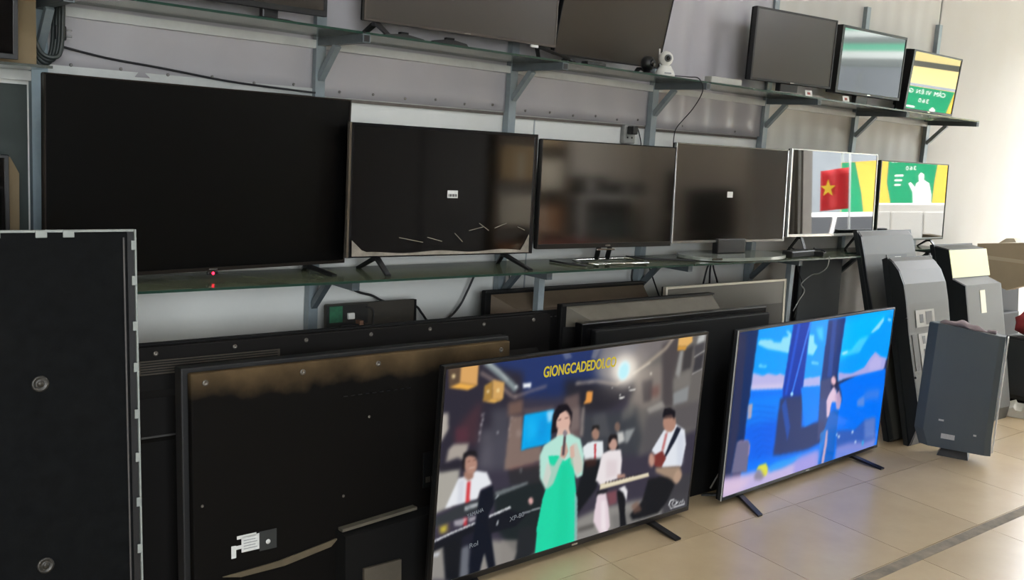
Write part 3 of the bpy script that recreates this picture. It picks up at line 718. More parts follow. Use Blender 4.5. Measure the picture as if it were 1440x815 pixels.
# ------------------------------------------------------------------ lit screens, pictures painted in the set's own plane (mm)
PICTURE_BAND = [
('3a3644',1,0,[-76,847,1464,849,1633,-58,-8,-16]),
('20305e',1,14,[153,824,762,824,990,804,829,628,524,625,363,646,235,765]),
('26376b',0.8,20,[199,807,726,808,703,685,376,684]),
('6a7290',0.8,3,[539,799,576,800,601,771,565,766]),
('7a7c8c',0.7,3,[712,795,750,797,726,750,701,758]),
('8c8580',0.75,22,[743,820,1230,821,1156,723,992,652,789,633,731,710]),
('6a6663',1,12,[944,686,1191,780,1423,802,1426,378,1042,315,937,453]),
('8a8079',0.8,12,[956,667,1104,696,1147,672,1150,531,1036,513,964,549]),
('4a4446',0.9,10,[1111,774,1206,799,1232,736,1206,618,1226,501,1156,497]),
('9a9a98',0.9,4,[1232,736,1253,734,1248,613,1218,637]),
('3c393b',0.9,6,[1258,734,1317,755,1313,653,1258,646]),
('8f9294',0.9,6,[1216,556,1316,578,1317,509,1226,501]),
('a9a49e',0.7,6,[1056,510,1150,531,1175,501,1078,487]),
('5a5658',0.9,10,[1236,499,1404,497,1410,377,1255,386]),
('cfd2d0',0.8,6,[1342,787,1389,796,1389,762,1338,750]),
('4a484c',1,4,[1323,748,1390,759,1391,721,1332,699]),
('d8d8d4',0.9,1,[1331,696,1399,719,1395,722,1328,699]),
('d0d0cc',0.8,1,[1330,623,1397,639,1393,643,1327,626]),
('35343a',0.9,5,[1337,695,1393,714,1389,642,1333,631]),
('7f7b76',0.7,8,[1206,618,1315,646,1327,577,1215,563]),
('6e3f3a',0.5,10,[1061,602,1124,601,1127,554,1068,555]),
('443f42',0.7,8,[1008,632,1075,634,1080,540,1032,540]),
('e5b368',1,2,[1212,795,1304,797,1306,766,1274,751,1212,756]),
('d39a40',1,2,[1212,756,1274,751,1266,736,1212,737]),
('b7a896',0.8,5,[1179,804,1128,757,1039,714,942,669,952,660,1050,704,1141,748,1193,796]),
('e8ddcc',0.8,3,[1047,707,945,670,949,666,1052,703]),
('26252c',0.9,14,[570,693,859,643,959,647,968,588,907,563,803,533,604,549,577,638]),
('3c4046',0.9,14,[672,539,987,520,1055,391,1037,316,693,376]),
('6b5a58',0.9,8,[579,619,653,628,684,450,617,448,588,551]),
('9a8f88',0.8,4,[677,569,692,570,697,448,681,456]),
('8a7c78',0.5,8,[618,571,668,574,675,489,622,472]),
('55565a',0.6,8,[742,529,812,528,854,423,763,437]),
('7b7873',0.5,10,[907,531,974,548,982,494,910,479]),
('4d4b50',0.7,14,[1060,483,1238,485,1208,297,1045,325]),
('c8b8a8',0.8,4,[632,663,742,659,862,632,942,658,934,667,858,641,741,668,630,672]),
('e59a4c',1,3,[693,628,729,626,727,581,682,581,695,598]),
('f4f4ee',1,1,[882,580,913,581,916,575,887,574]),
('f4f4ee',1,1,[933,605,975,604,974,599,936,601]),
('f0f0ea',0.9,1,[891,590,891,589,890,588,888,587,886,587,884,588,882,590,882,591,882,592,883,593,885,594,887,594,889,593,890,591]),
('f0f0ea',0.9,1,[941,615,940,613,939,612,938,612,935,612,933,613,932,614,931,616,932,617,933,618,934,618,937,618,939,617,940,616]),
('f0f0ea',0.7,1,[841,624,841,623,840,622,838,622,836,622,834,623,833,624,832,625,832,627,833,628,835,628,837,628,839,627,840,626]),
('f0e8d8',0.9,2,[1067,656,1066,654,1065,653,1062,652,1059,653,1056,654,1054,656,1053,658,1053,660,1055,661,1058,662,1061,661,1064,660,1066,658]),
('2d2a36',1,12,[9,807,67,817,357,741,375,575,319,537,195,476,180,412,-1,445,1,586]),
('4a3038',0.8,12,[68,575,144,642,177,660,171,503,72,530]),
('57303c',0.8,8,[71,578,123,575,128,521,73,525]),
('c9c1b4',0.85,5,[10,639,33,639,38,580,11,540,3,564]),
('b7ada2',0.9,4,[44,507,66,523,132,515,120,455,87,472,38,464]),
('6b6a72',0.55,14,[180,558,245,548,260,398,180,412]),
('50505a',0.7,14,[223,626,311,614,335,384,252,399]),
('e8e6ea',0.7,2,[186,608,186,606,185,604,183,603,182,603,180,605,179,607,179,609,179,612,180,614,181,615,182,614,184,613,185,611]),
('e8e6ea',0.7,2,[191,591,191,588,190,586,189,585,187,586,186,587,184,589,184,592,184,594,185,596,186,597,188,597,189,595,190,593]),
('e8e6ea',0.7,2,[185,574,185,572,185,570,183,569,182,569,180,571,179,573,178,576,178,578,179,580,181,581,182,580,184,579,185,577]),
('e8e6ea',0.7,2,[181,547,181,544,180,542,179,542,177,542,176,543,174,545,174,548,174,550,175,552,176,553,178,553,179,551,180,549]),
('e8e6ea',0.7,2,[265,534,264,531,264,529,262,528,261,529,259,530,258,532,257,535,257,537,258,539,260,540,261,540,263,538,264,536]),
('e8e6ea',0.7,2,[319,537,319,534,318,532,317,531,315,532,314,533,313,535,312,538,312,540,313,542,314,543,316,543,318,542,319,539]),
('e8e6ea',0.7,2,[328,576,328,574,327,572,326,571,324,571,322,573,321,575,320,577,320,580,321,582,323,583,324,583,326,581,327,579]),
('e8e6ea',0.7,2,[325,553,325,551,324,549,323,548,321,548,319,550,318,552,318,555,318,557,318,559,320,560,322,560,323,558,324,556]),
('e8e6ea',0.7,2,[342,568,342,566,341,564,340,563,338,563,337,565,335,567,335,570,335,572,336,574,337,575,339,575,340,573,342,571]),
('e8e6ea',0.7,2,[326,512,326,510,325,508,323,507,322,507,320,509,319,511,318,514,318,516,319,518,320,519,322,519,324,517,325,515]),
('d8d6da',0.5,2,[190,619,182,581,175,514,179,513,185,580,194,618]),
('d8d6da',0.5,2,[313,590,315,502,319,502,317,589]),
('dfe9f4',0.95,5,[373,514,372,507,370,502,365,500,359,501,354,505,350,511,348,518,349,524,352,529,356,531,362,531,367,527,371,521]),
('8a6a5a',0.7,8,[298,638,368,641,374,587,303,586]),
('8a746a',0.9,6,[314,584,375,581,381,450,482,451,481,391,335,384,305,389]),
('5b5056',0.8,6,[372,605,529,595,523,578,382,580]),
('00a8f0',1,2,[381,580,527,581,526,453,380,449]),
('26c4ff',0.5,12,[393,549,422,569,458,528,446,493,409,475]),
('0a86d8',0.5,14,[456,540,501,563,502,485,465,460]),
('bfe8ff',0.8,6,[491,577,527,579,526,541,504,533]),
('8d9a9c',0.95,4,[170,792,223,753,277,713,324,673,344,687,295,728,240,768,186,807]),
('c0c6c4',0.7,3,[190,790,243,757,286,718,292,722,248,761,195,795]),
('b09a90',0.8,4,[158,759,232,717,311,656,336,648,337,659,318,663,239,724,163,767]),
('a8948e',0.8,4,[331,651,398,663,482,673,478,680,394,670,327,658]),
('e8ecee',0.9,3,[337,691,337,689,335,687,333,687,330,687,327,688,325,690,324,693,324,695,326,696,329,697,332,697,334,695,336,693]),
('f8fbff',1,3,[362,700,402,698,402,681,365,683]),
('5d4a3a',1,3,[19,800,72,800,74,737,29,724]),
('dca764',1,2,[72,800,150,797,152,719,74,737]),
('f0b250',1,2,[29,726,74,737,152,719,111,707]),
('ffe8b0',1,2,[51,762,50,759,49,756,47,755,44,756,41,757,40,760,39,764,39,767,40,769,43,771,45,770,48,768,50,766]),
('a8803e',1,2,[183,713,220,728,223,659,181,660]),
('d4a560',1,2,[220,731,273,715,274,653,223,659]),
('eeb658',1,2,[181,659,223,661,274,652,232,646]),
('ffeab8',1,2,[207,690,206,688,205,686,203,685,200,685,198,686,196,689,195,692,196,694,197,696,199,697,202,697,204,695,206,693]),
('ffe6a8',1,2,[253,688,253,685,252,683,249,682,246,683,243,684,241,687,240,689,241,692,242,694,245,695,248,695,251,693,253,691]),
('8f8b86',1,8,[-2,48,2,171,168,154,294,124,495,52,503,-13,257,-21]),
('8d8a86',1,10,[694,114,841,134,1030,122,1425,84,1407,0,1105,9,860,-3,706,23]),
('55524f',0.8,5,[716,76,813,74,812,55,719,56]),
('6c6a68',0.6,10,[903,88,1135,72,1104,16,933,7]),
('3e3d42',0.95,10,[1217,196,1410,174,1407,0,1226,11]),
('b0aca2',0.95,6,[6,440,101,431,99,303,-1,285]),
('26242c',0.8,5,[-2,458,106,456,101,428,4,432]),
('1d2527',1,8,[261,311,434,319,522,315,502,132,490,28,402,43,298,160]),
('8a8580',0.8,6,[317,119,411,97,406,-1,331,-13]),
('23262a',1,5,[399,143,485,142,494,27,383,-2,401,50]),
('9a5f54',0.3,5,[323,394,489,388,493,357,336,374]),
('d8dce0',0.9,2,[395,367,395,363,393,360,390,359,387,360,384,362,381,366,380,370,380,374,382,377,385,379,388,378,392,376,394,372]),
('2a2a2c',0.75,6,[324,382,491,376,499,300,341,325]),
('1e1f2c',1,5,[55,181,193,196,227,-13,74,28]),
('e9ebf0',1,3,[48,297,98,395,139,399,176,409,224,394,252,345,201,335,190,302,113,300]),
('c9ccd8',0.6,5,[98,389,126,390,126,303,99,303]),
('d23a40',1,2,[137,376,152,376,155,297,138,295]),
('a27a6a',1,3,[118,414,165,417,164,385,141,378,124,393]),
('b28878',1,2,[178,432,177,417,168,407,156,403,141,406,128,415,118,428,113,443,115,457,123,467,135,471,150,469,164,460,174,447]),
('1b181c',1,2,[108,450,112,483,137,489,166,482,180,451,171,461,139,473,120,465,123,419,112,426]),
('5c3a34',0.8,1,[131,449,145,449,144,452,130,452]),
('5c3a34',0.8,1,[157,448,171,449,170,452,156,451]),
('e8d8d0',0.8,1,[143,422,168,421,167,425,141,426]),
('c9a79a',0.3,3,[-4,246,21,257,30,238,-3,229]),
('34383c',1,2,[-6,269,134,296,204,299,426,321,431,310,270,291,201,259,-3,234]),
('70777a',0.9,3,[268,312,426,321,429,311,278,293]),
('9aa0a4',0.9,2,[135,287,194,290,196,274,137,268]),
('e8eaec',0.8,0,[138,284,138,271,140,270,140,283]),
('e8eaec',0.8,0,[147,284,146,271,149,271,149,284]),
('e8eaec',0.8,0,[155,285,155,272,157,271,157,284]),
('e8eaec',0.8,0,[163,285,163,273,165,272,166,285]),
('e8eaec',0.8,0,[172,286,172,273,174,273,174,285]),
('e8eaec',0.8,0,[180,286,180,274,182,273,182,286]),
('e8eaec',0.8,0,[189,287,189,274,191,274,191,286]),
('c3a35a',0.35,6,[23,240,70,241,73,205,32,206]),
('e0d040',0.8,6,[31,232,60,234,59,212,39,211]),
('15171e',1,2,[-6,178,191,211,208,186,4,147,-3,149]),
('f0f2f4',1,1,[-3,180,42,188,89,196,137,202,192,209,188,217,133,209,85,203,38,195,-7,187]),
('15171e',0.9,0,[9,181,10,188,7,189,6,182]),
('15171e',0.9,0,[20,183,21,190,18,191,17,184]),
('15171e',0.9,0,[31,185,32,191,29,192,29,186]),
('15171e',0.9,0,[43,186,43,193,41,194,40,187]),
('15171e',0.9,0,[54,188,55,195,52,196,51,189]),
('15171e',0.9,0,[65,190,66,196,63,197,63,191]),
('15171e',0.9,0,[77,191,78,198,75,199,74,192]),
('15171e',0.9,0,[88,193,89,200,86,201,86,194]),
('15171e',0.9,0,[100,195,101,202,98,203,97,196]),
('15171e',0.9,0,[112,197,112,203,109,204,109,198]),
('15171e',0.9,0,[123,198,124,205,121,206,120,199]),
('15171e',0.9,0,[135,200,136,207,133,208,132,201]),
('15171e',0.9,0,[147,202,147,209,145,210,144,203]),
('15171e',0.9,0,[158,204,159,211,156,212,156,205]),
('15171e',0.9,0,[170,205,171,212,168,213,167,207]),
('15171e',0.9,0,[182,207,183,214,180,215,179,208]),
('d03840',0.9,2,[133,244,151,243,152,214,136,214]),
('e4dfe4',0.6,3,[90,242,192,240,190,226,162,220,153,240,127,216,95,223]),
('0f1420',1,3,[203,328,258,338,269,268,247,231,307,-1,278,-11,242,89,219,-11,171,2,190,226]),
('151820',1,3,[248,219,351,230,392,209,454,205,389,157,262,156]),
('f4f6f8',1,1,[254,219,294,224,353,233,348,242,289,233,249,227]),
('15171e',0.9,0,[264,218,264,226,261,227,261,218]),
('15171e',0.9,0,[275,219,275,227,272,228,272,220]),
('15171e',0.9,0,[285,220,285,229,282,230,282,221]),
('15171e',0.9,0,[295,222,295,230,292,231,292,223]),
('15171e',0.9,0,[305,223,305,231,302,232,302,224]),
('15171e',0.9,0,[316,224,316,233,312,234,313,225]),
('15171e',0.9,0,[326,226,326,234,323,235,323,227]),
('15171e',0.9,0,[336,227,336,236,333,237,333,228]),
('15171e',0.9,0,[347,229,347,237,344,238,344,229]),
('c8ccd0',0.9,1,[417,198,503,201,501,206,415,203]),
('d8dcde',0.9,1,[293,201,289,182,295,179,299,198]),
('b8c0c4',0.8,1,[277,283,291,295,286,299,272,287]),
('d8a8a4',1,3,[463,238,463,233,460,229,455,227,449,228,444,232,440,238,438,244,438,249,441,254,446,255,452,254,457,250,461,245]),
('15171c',1,4,[49,165,131,175,138,11,74,28]),
('7c8088',0.8,5,[135,133,170,136,175,1,135,11]),
('c8ccd4',0.9,3,[6,138,38,142,35,128,8,130]),
('e8eef0',1,3,[705,409,756,422,811,410,823,353,707,373]),
('e6ebee',1,3,[705,403,728,421,812,414,820,368,816,323,720,346]),
('15181c',1,5,[716,347,813,343,803,221,709,137,690,218]),
('c04048',1,1,[764,409,776,410,782,348,774,343]),
('a27e6e',1,2,[788,447,788,436,783,428,775,424,765,426,756,432,749,442,745,454,746,464,751,473,759,476,768,475,777,468,785,458]),
('1a1818',1,2,[742,463,746,485,781,483,788,460,762,476]),
('3a2420',0.9,4,[715,354,786,348,788,318,737,318]),
('80675c',0.9,3,[906,458,905,449,902,443,895,440,888,441,881,446,875,454,872,463,872,471,876,477,882,480,890,479,897,474,903,467]),
('d8d8d4',0.9,4,[890,437,927,435,943,393,902,386]),
('c8ccca',0.6,5,[936,437,997,437,963,383,944,386]),
('1c181a',1,3,[843,416,854,433,892,427,908,366,845,370]),
('c09a8c',1,2,[899,387,898,375,892,367,883,363,871,365,860,372,851,383,847,396,848,407,854,416,863,419,875,418,886,410,895,400]),
('1c181a',1,2,[845,402,847,425,878,426,894,411,866,415,853,395]),
('ece4e6',1,3,[794,256,813,343,819,361,854,368,924,360,937,315,939,254,918,238,824,230]),
('d8c8cc',0.6,8,[842,331,907,320,917,252,853,251]),
('16171a',0.8,3,[805,208,868,202,864,170,808,181]),
('8a5058',0.8,5,[861,190,925,190,933,135,887,131]),
('15161a',1,3,[926,184,978,180,989,76,1007,17,969,16,955,84]),
('e4d2da',1,3,[811,193,861,190,884,126,905,40,878,3,842,28,803,83,803,116]),
('f4eaee',0.8,5,[838,162,861,157,885,18,854,38]),
('e8e6e8',1,3,[934,195,971,198,992,171,990,130,966,169]),
('d8ccb0',1,1,[822,234,1111,229,1119,211,822,211]),
('efe6cc',0.8,1,[829,228,1112,226,1112,221,830,219]),
('2a2420',0.85,0,[858,230,856,240,852,241,853,231]),
('2a2420',0.85,0,[876,230,875,240,870,240,871,231]),
('2a2420',0.85,0,[894,230,893,239,888,240,890,231]),
('2a2420',0.85,0,[913,230,911,239,907,240,908,230]),
('2a2420',0.85,0,[931,229,930,239,925,240,927,230]),
('2a2420',0.85,0,[950,229,949,239,944,240,945,230]),
('2a2420',0.85,0,[969,229,967,239,963,239,964,230]),
('2a2420',0.85,0,[988,229,986,238,981,239,983,230]),
('2a2420',0.85,0,[1007,228,1005,238,1000,239,1002,229]),
('2a2420',0.85,0,[1026,228,1025,238,1020,239,1021,229]),
('2a2420',0.85,0,[1045,228,1044,238,1039,239,1040,229]),
('2a2420',0.85,0,[1065,228,1063,238,1058,238,1060,229]),
('b08a7c',1,3,[916,256,963,251,970,235,923,238]),
('17181c',1,5,[1115,201,1321,190,1257,75,1202,30,1132,31,1042,37,1019,63,1090,110]),
('7a5a4c',0.7,4,[1023,103,1060,116,1096,67,1048,63]),
('e4e8f0',1,3,[1116,324,1183,402,1252,419,1321,381,1341,314,1327,218,1200,234,1161,289,1139,303]),
('c8cede',0.5,8,[1268,382,1324,359,1337,223,1295,224]),
('b08674',1,2,[1256,424,1255,405,1245,392,1229,386,1209,389,1190,400,1176,417,1169,437,1170,455,1180,468,1196,474,1215,471,1234,460,1249,443]),
('15131a',1,3,[1164,459,1168,496,1209,494,1242,475,1244,434,1224,464,1184,463]),
('15131a',0.6,3,[1161,480,1242,475,1249,447,1170,452]),
('c8a8a0',0.9,2,[1191,387,1210,391,1198,310,1179,313]),
('c06068',0.8,2,[1197,383,1208,384,1192,315,1181,317]),
('1c2030',1,2,[1266,406,1296,391,1265,341,1218,283,1195,269,1233,346]),
('7a3430',1,3,[1135,300,1188,312,1217,272,1190,236,1147,250,1131,281]),
('c09484',1,4,[1143,278,1143,265,1139,255,1132,250,1123,252,1114,260,1106,272,1102,286,1102,299,1106,309,1113,314,1122,312,1131,305,1139,293]),
('a08874',1,4,[1149,243,1316,220,1337,173,1308,143,1261,173,1162,220]),
('b89a84',0.9,4,[1334,165,1327,154,1317,146,1305,145,1294,149,1285,159,1281,172,1283,185,1289,196,1299,204,1311,205,1323,201,1331,191,1335,179]),
('17131a',1,2,[526,488,525,556,549,594,594,593,628,555,624,500]),
('dcb4a4',1,2,[621,523,620,503,611,488,596,482,578,485,561,496,548,514,542,535,543,554,552,569,567,575,584,573,601,562,615,544]),
('17131a',1,1,[530,514,527,564,557,590,602,587,621,556,589,569,561,559,546,534,547,495]),
('3a2226',0.9,0,[553,534,572,536,570,539,552,537]),
('3a2226',0.9,0,[590,537,608,537,607,540,589,540]),
('b05058',0.9,0,[580,496,602,496,601,500,579,501]),
('dcb8a8',1,1,[557,499,612,502,632,465,554,461]),
('b8e6d8',1,2,[476,413,494,449,564,476,631,471,684,443,713,372,716,291,685,285,630,358,557,343,547,275,522,271,487,323]),
('1fd8a8',1,1,[521,403,573,396,610,367,650,383,688,232,699,84,708,-19,497,-22,494,130,511,240,544,331]),
('10c898',0.35,10,[592,365,632,344,676,-14,600,-19]),
('8fc8c0',0.8,1,[680,234,700,201,723,-10,708,-19]),
('d4d0c8',0.75,2,[516,378,556,357,581,395,597,415,614,395,586,352,560,286,529,270,503,308]),
('d8c4b8',0.7,2,[637,428,667,431,709,344,713,309,684,297,642,356]),
('c8a494',1,1,[584,428,609,441,624,404,609,376,585,389]),
('5a4a50',1,1,[591,472,593,393,606,390,604,469]),
('8a8088',1,1,[610,477,609,472,607,468,603,466,597,467,593,470,589,475,587,481,587,486,590,490,594,492,599,491,604,488,608,483]),
('d8b0a0',0.9,1,[630,420,652,425,662,375,640,371]),
('f0e4d4',0.45,40,[1040,676,1031,638,994,612,938,602,874,610,816,634,773,669,755,707,763,743,797,769,850,780,913,774,973,751,1019,716]),
('fff6e8',0.85,16,[970,671,957,648,932,634,901,631,869,640,844,659,829,685,828,711,840,734,864,748,895,752,926,743,953,724,968,698]),
('e0fbff',1,6,[930,679,922,663,909,653,893,650,878,654,865,666,858,682,859,699,866,714,879,725,895,728,910,724,923,713,930,697]),
('c0f6ff',0.9,4,[919,679,914,667,905,658,893,655,882,659,873,667,869,680,870,693,875,705,884,714,896,717,907,714,915,705,920,693]),
('f4f6f8',1,1,[1302,76,1275,74,1267,55,1289,32,1322,35,1381,35,1378,39,1319,39,1290,36,1274,54,1281,70,1306,72]),
('f4f6f8',1,1,[1300,67,1288,58,1298,42,1321,46,1324,62,1305,70,1304,67,1319,62,1316,50,1299,45,1294,57,1304,64]),
('f4f6f8',1,1,[1321,46,1334,56,1341,43,1353,54,1361,42,1367,62,1374,42,1379,42,1365,65,1357,45,1352,57,1340,47,1332,60,1317,50]),
]
PICTURE_SEA = [
('2a2c52',1,0,[-221,884,1635,824,1903,-125,-70,-36]),
('009cff',1,2,[150,784,1489,802,1455,501,813,424,142,488]),
('0072fa',1,2,[145,504,953,425,1257,464,1453,450,1520,-56,141,20]),
('005ae8',0.7,14,[130,396,432,369,415,142,151,156]),
('0088ff',0.6,14,[130,463,418,441,411,319,143,327]),
('0050d0',0.5,3,[127,420,219,413,380,380,380,387,218,420,124,427]),
('0050d0',0.5,3,[144,387,230,385,379,352,379,359,229,392,141,394]),
('0050d0',0.5,3,[162,354,242,356,378,325,379,331,240,363,158,361]),
('0050d0',0.5,3,[180,321,253,326,378,297,378,304,251,334,175,328]),
('0050d0',0.5,3,[199,288,265,297,377,269,377,276,262,304,192,295]),
('0050d0',0.5,3,[217,254,277,268,376,241,377,248,273,275,209,261]),
('0050d0',0.5,3,[235,220,288,238,375,213,376,220,285,246,227,227]),
('0050d0',0.5,3,[254,186,300,208,374,185,376,192,296,216,244,193]),
('0050d0',0.5,3,[272,152,313,178,373,157,376,163,307,186,262,158]),
('00c8ff',0.6,12,[946,760,1201,777,1442,767,1231,660,1029,566,912,542]),
('8fdcf4',1,2,[165,710,185,730,277,722,300,708,359,700,370,722,422,726,389,755,417,750,447,732,439,640,340,662,255,678]),
('8fd4f0',0.9,3,[188,611,207,614,229,603,259,604,262,591,200,600]),
('b8b4e4',1,3,[149,581,196,567,238,556,277,563,353,545,383,550,431,533,431,470,147,501]),
('d8cce8',0.7,6,[156,520,431,494,431,470,147,501]),
('8fe0f4',1,3,[608,712,653,711,662,670,701,648,665,606,611,618]),
('50d0f8',0.8,8,[664,740,726,744,749,668,705,685]),
('8fd8f4',0.9,3,[653,579,725,565,734,552,663,563]),
('b0b4ea',1,4,[600,497,759,493,770,432,602,452]),
('5fd8f4',0.7,8,[940,593,1039,595,1116,646,1217,656,1175,614,1134,572,957,572]),
('d0f4fa',0.8,4,[947,589,1001,596,1010,582,955,578]),
('a0e4f8',0.9,3,[1228,668,1286,703,1357,744,1362,723,1318,684,1255,666]),
('c8f0fa',0.9,3,[1401,733,1445,723,1441,713,1411,719]),
('a8a8e4',1,4,[943,445,939,491,1004,476,1082,467,1207,485,1262,533,1310,558,1372,527,1446,509,1434,449,1270,448,1138,447]),
('c0b8e8',0.6,8,[1257,500,1328,539,1392,505,1390,458,1267,458]),
('0e2c60',1,2,[37,791,161,783,147,494,132,261,109,197,31,9,4,480]),
('2c3052',0.9,6,[8,771,74,772,85,336,48,40,25,44]),
('0a38a8',1,2,[454,782,607,780,604,398,581,257,454,260,423,475]),
('2f7cf8',1,1,[600,781,505,440,518,437,614,778]),
('a8e4ff',1,1,[523,430,523,426,520,422,515,421,509,422,504,424,499,429,497,434,497,438,500,441,505,443,511,442,516,439,521,435]),
('1c5ce0',0.8,2,[495,780,446,438,465,433,515,776]),
('0c3078',1,3,[775,773,943,774,931,521,942,351,790,372,773,448]),
('2454b4',0.6,3,[817,770,859,770,871,472,828,478]),
('2c3a6c',1,5,[408,425,613,414,635,249,851,252,863,137,709,119,447,137,402,145]),
('1a5cd0',0.6,4,[428,387,459,418,528,266,517,196]),
('0084ff',1,3,[586,454,775,440,780,263,663,244]),
('434a78',0.9,4,[769,467,871,472,918,204,805,147]),
('3a5cb0',0.9,8,[988,173,1186,148,1282,187,1406,182,1444,36,1297,20,1013,63]),
('6a86cc',0.7,10,[1282,187,1406,182,1422,68,1311,73]),
('6e90d8',0.8,8,[1172,311,1247,327,1263,264,1180,276]),
('5a80d8',0.6,12,[1242,348,1419,345,1422,283,1254,299]),
('c8b4dc',0.95,14,[1,108,137,99,259,94,466,73,598,79,817,93,837,3,403,-5,13,4]),
('d8c0d8',0.8,16,[3,97,139,85,239,65,151,18,11,18]),
('9a94e0',0.8,14,[603,97,728,100,846,99,866,10,610,8]),
('8a90d8',0.85,10,[1009,83,1136,82,1314,58,1438,58,1437,9,1157,-3,1003,-2]),
('2a9cf4',0.9,6,[377,97,446,107,593,102,675,103,598,79,493,68,389,65]),
('6c6a8a',1,3,[83,268,173,260,190,232,190,104,62,121]),
('e0a0b8',0.9,2,[96,264,173,257,188,236,188,183,194,181,194,235,174,260,94,268]),
('a8a4b8',1,2,[142,434,178,433,179,362,147,361]),
('d8d84a',1,3,[270,99,285,118,348,116,369,91,366,55,328,55,309,88]),
('8a8498',1,5,[253,70,282,100,317,79,348,51,319,38,267,49]),
('e8f4ff',1,3,[1035,133,1034,131,1032,129,1028,128,1023,129,1019,131,1016,134,1014,137,1014,140,1016,142,1020,142,1025,141,1030,139,1033,137]),
('e8f4ff',1,3,[1177,136,1176,133,1174,131,1170,130,1165,131,1160,133,1157,136,1155,139,1155,142,1158,144,1162,145,1167,144,1171,142,1175,139]),
('e8f4ff',1,3,[1223,74,1223,71,1221,69,1216,68,1212,69,1207,71,1203,74,1201,77,1202,80,1204,82,1208,83,1213,82,1218,80,1221,77]),
('e8f4ff',1,3,[1006,149,1006,146,1003,144,1000,143,995,144,990,146,987,149,985,152,986,155,988,157,992,157,996,157,1001,155,1004,152]),
('20b0e8',0.8,3,[1284,70,1307,66,1308,38,1291,41]),
('2a2440',0.9,5,[868,454,881,478,918,474,945,438,991,374,1009,323,964,329,934,408,899,399]),
('e4b8c8',1,3,[922,448,922,438,917,430,908,427,897,428,886,434,877,443,872,454,872,464,877,471,886,475,897,473,908,467,917,458]),
('dcc0d8',1,3,[886,401,907,418,937,394,964,329,851,345,863,372]),
('e0c4dc',1,3,[850,349,872,384,910,405,929,377,903,329,895,259,872,262]),
('c8a8c8',0.9,4,[930,370,968,391,1001,341,999,286,961,291]),
('1464c8',1,3,[888,260,923,294,988,281,991,159,991,53,985,-2,842,7,845,105,869,211]),
('c8a8c4',1,2,[880,190,900,190,908,121,896,8,872,9,882,125]),
('2c88e8',0.7,4,[827,186,877,204,876,126,850,26,840,28]),
]

def polygon_mask(pts, xs, ys):
    X, Y = np.meshgrid(xs, ys)
    inside = np.zeros(X.shape, bool)
    n = len(pts)
    for i in range(n):
        x0, y0 = pts[i]; x1, y1 = pts[(i + 1) % n]
        if y0 == y1: continue
        c = ((y0 > Y) != (y1 > Y)) & (X < (x1 - x0) * (Y - y0) / (y1 - y0) + x0)
        inside ^= c
    return inside.astype(np.float32)

def blur(a, r):
    for ax in (0, 1):
        for _ in range(2):
            k = 2 * r + 1
            pad = [(0, 0)] * a.ndim; pad[ax] = (r + 1, r)
            c = np.cumsum(np.pad(a, pad, mode='edge'), axis=ax)
            a = (np.take(c, range(k, c.shape[ax]), ax) - np.take(c, range(0, c.shape[ax] - k), ax)) / k
    return a

def paint(shapes, x0, x1, z0, z1, nx, ny, soften):
    xs = np.linspace(x0, x1, nx); zz = np.linspace(z0, z1, ny)
    step = (x1 - x0) / nx
    img = np.zeros((ny, nx, 3), np.float32)
    for col, alpha, soft, flat in shapes:
        pts = list(zip(flat[0::2], flat[1::2]))
        pad = soft * 4.0 + 6
        i0 = max(0, np.searchsorted(xs, min(p[0] for p in pts) - pad) - 1); i1 = min(nx, np.searchsorted(xs, max(p[0] for p in pts) + pad) + 1)
        j0 = max(0, np.searchsorted(zz, min(p[1] for p in pts) - pad) - 1); j1 = min(ny, np.searchsorted(zz, max(p[1] for p in pts) + pad) + 1)
        if i1 - i0 < 2 or j1 - j0 < 2: continue
        m = polygon_mask(pts, xs[i0:i1], zz[j0:j1])
        r = int(round(soft * 1.1 / step))
        if r > 0: m = blur(m, r)
        m = (m * alpha)[..., None]
        c = np.array([int(col[k:k + 2], 16) / 255 for k in (0, 2, 4)], np.float32)
        img[j0:j1, i0:i1] = img[j0:j1, i0:i1] * (1 - m) + c * m
    if soften: img = blur(img, soften)
    return img

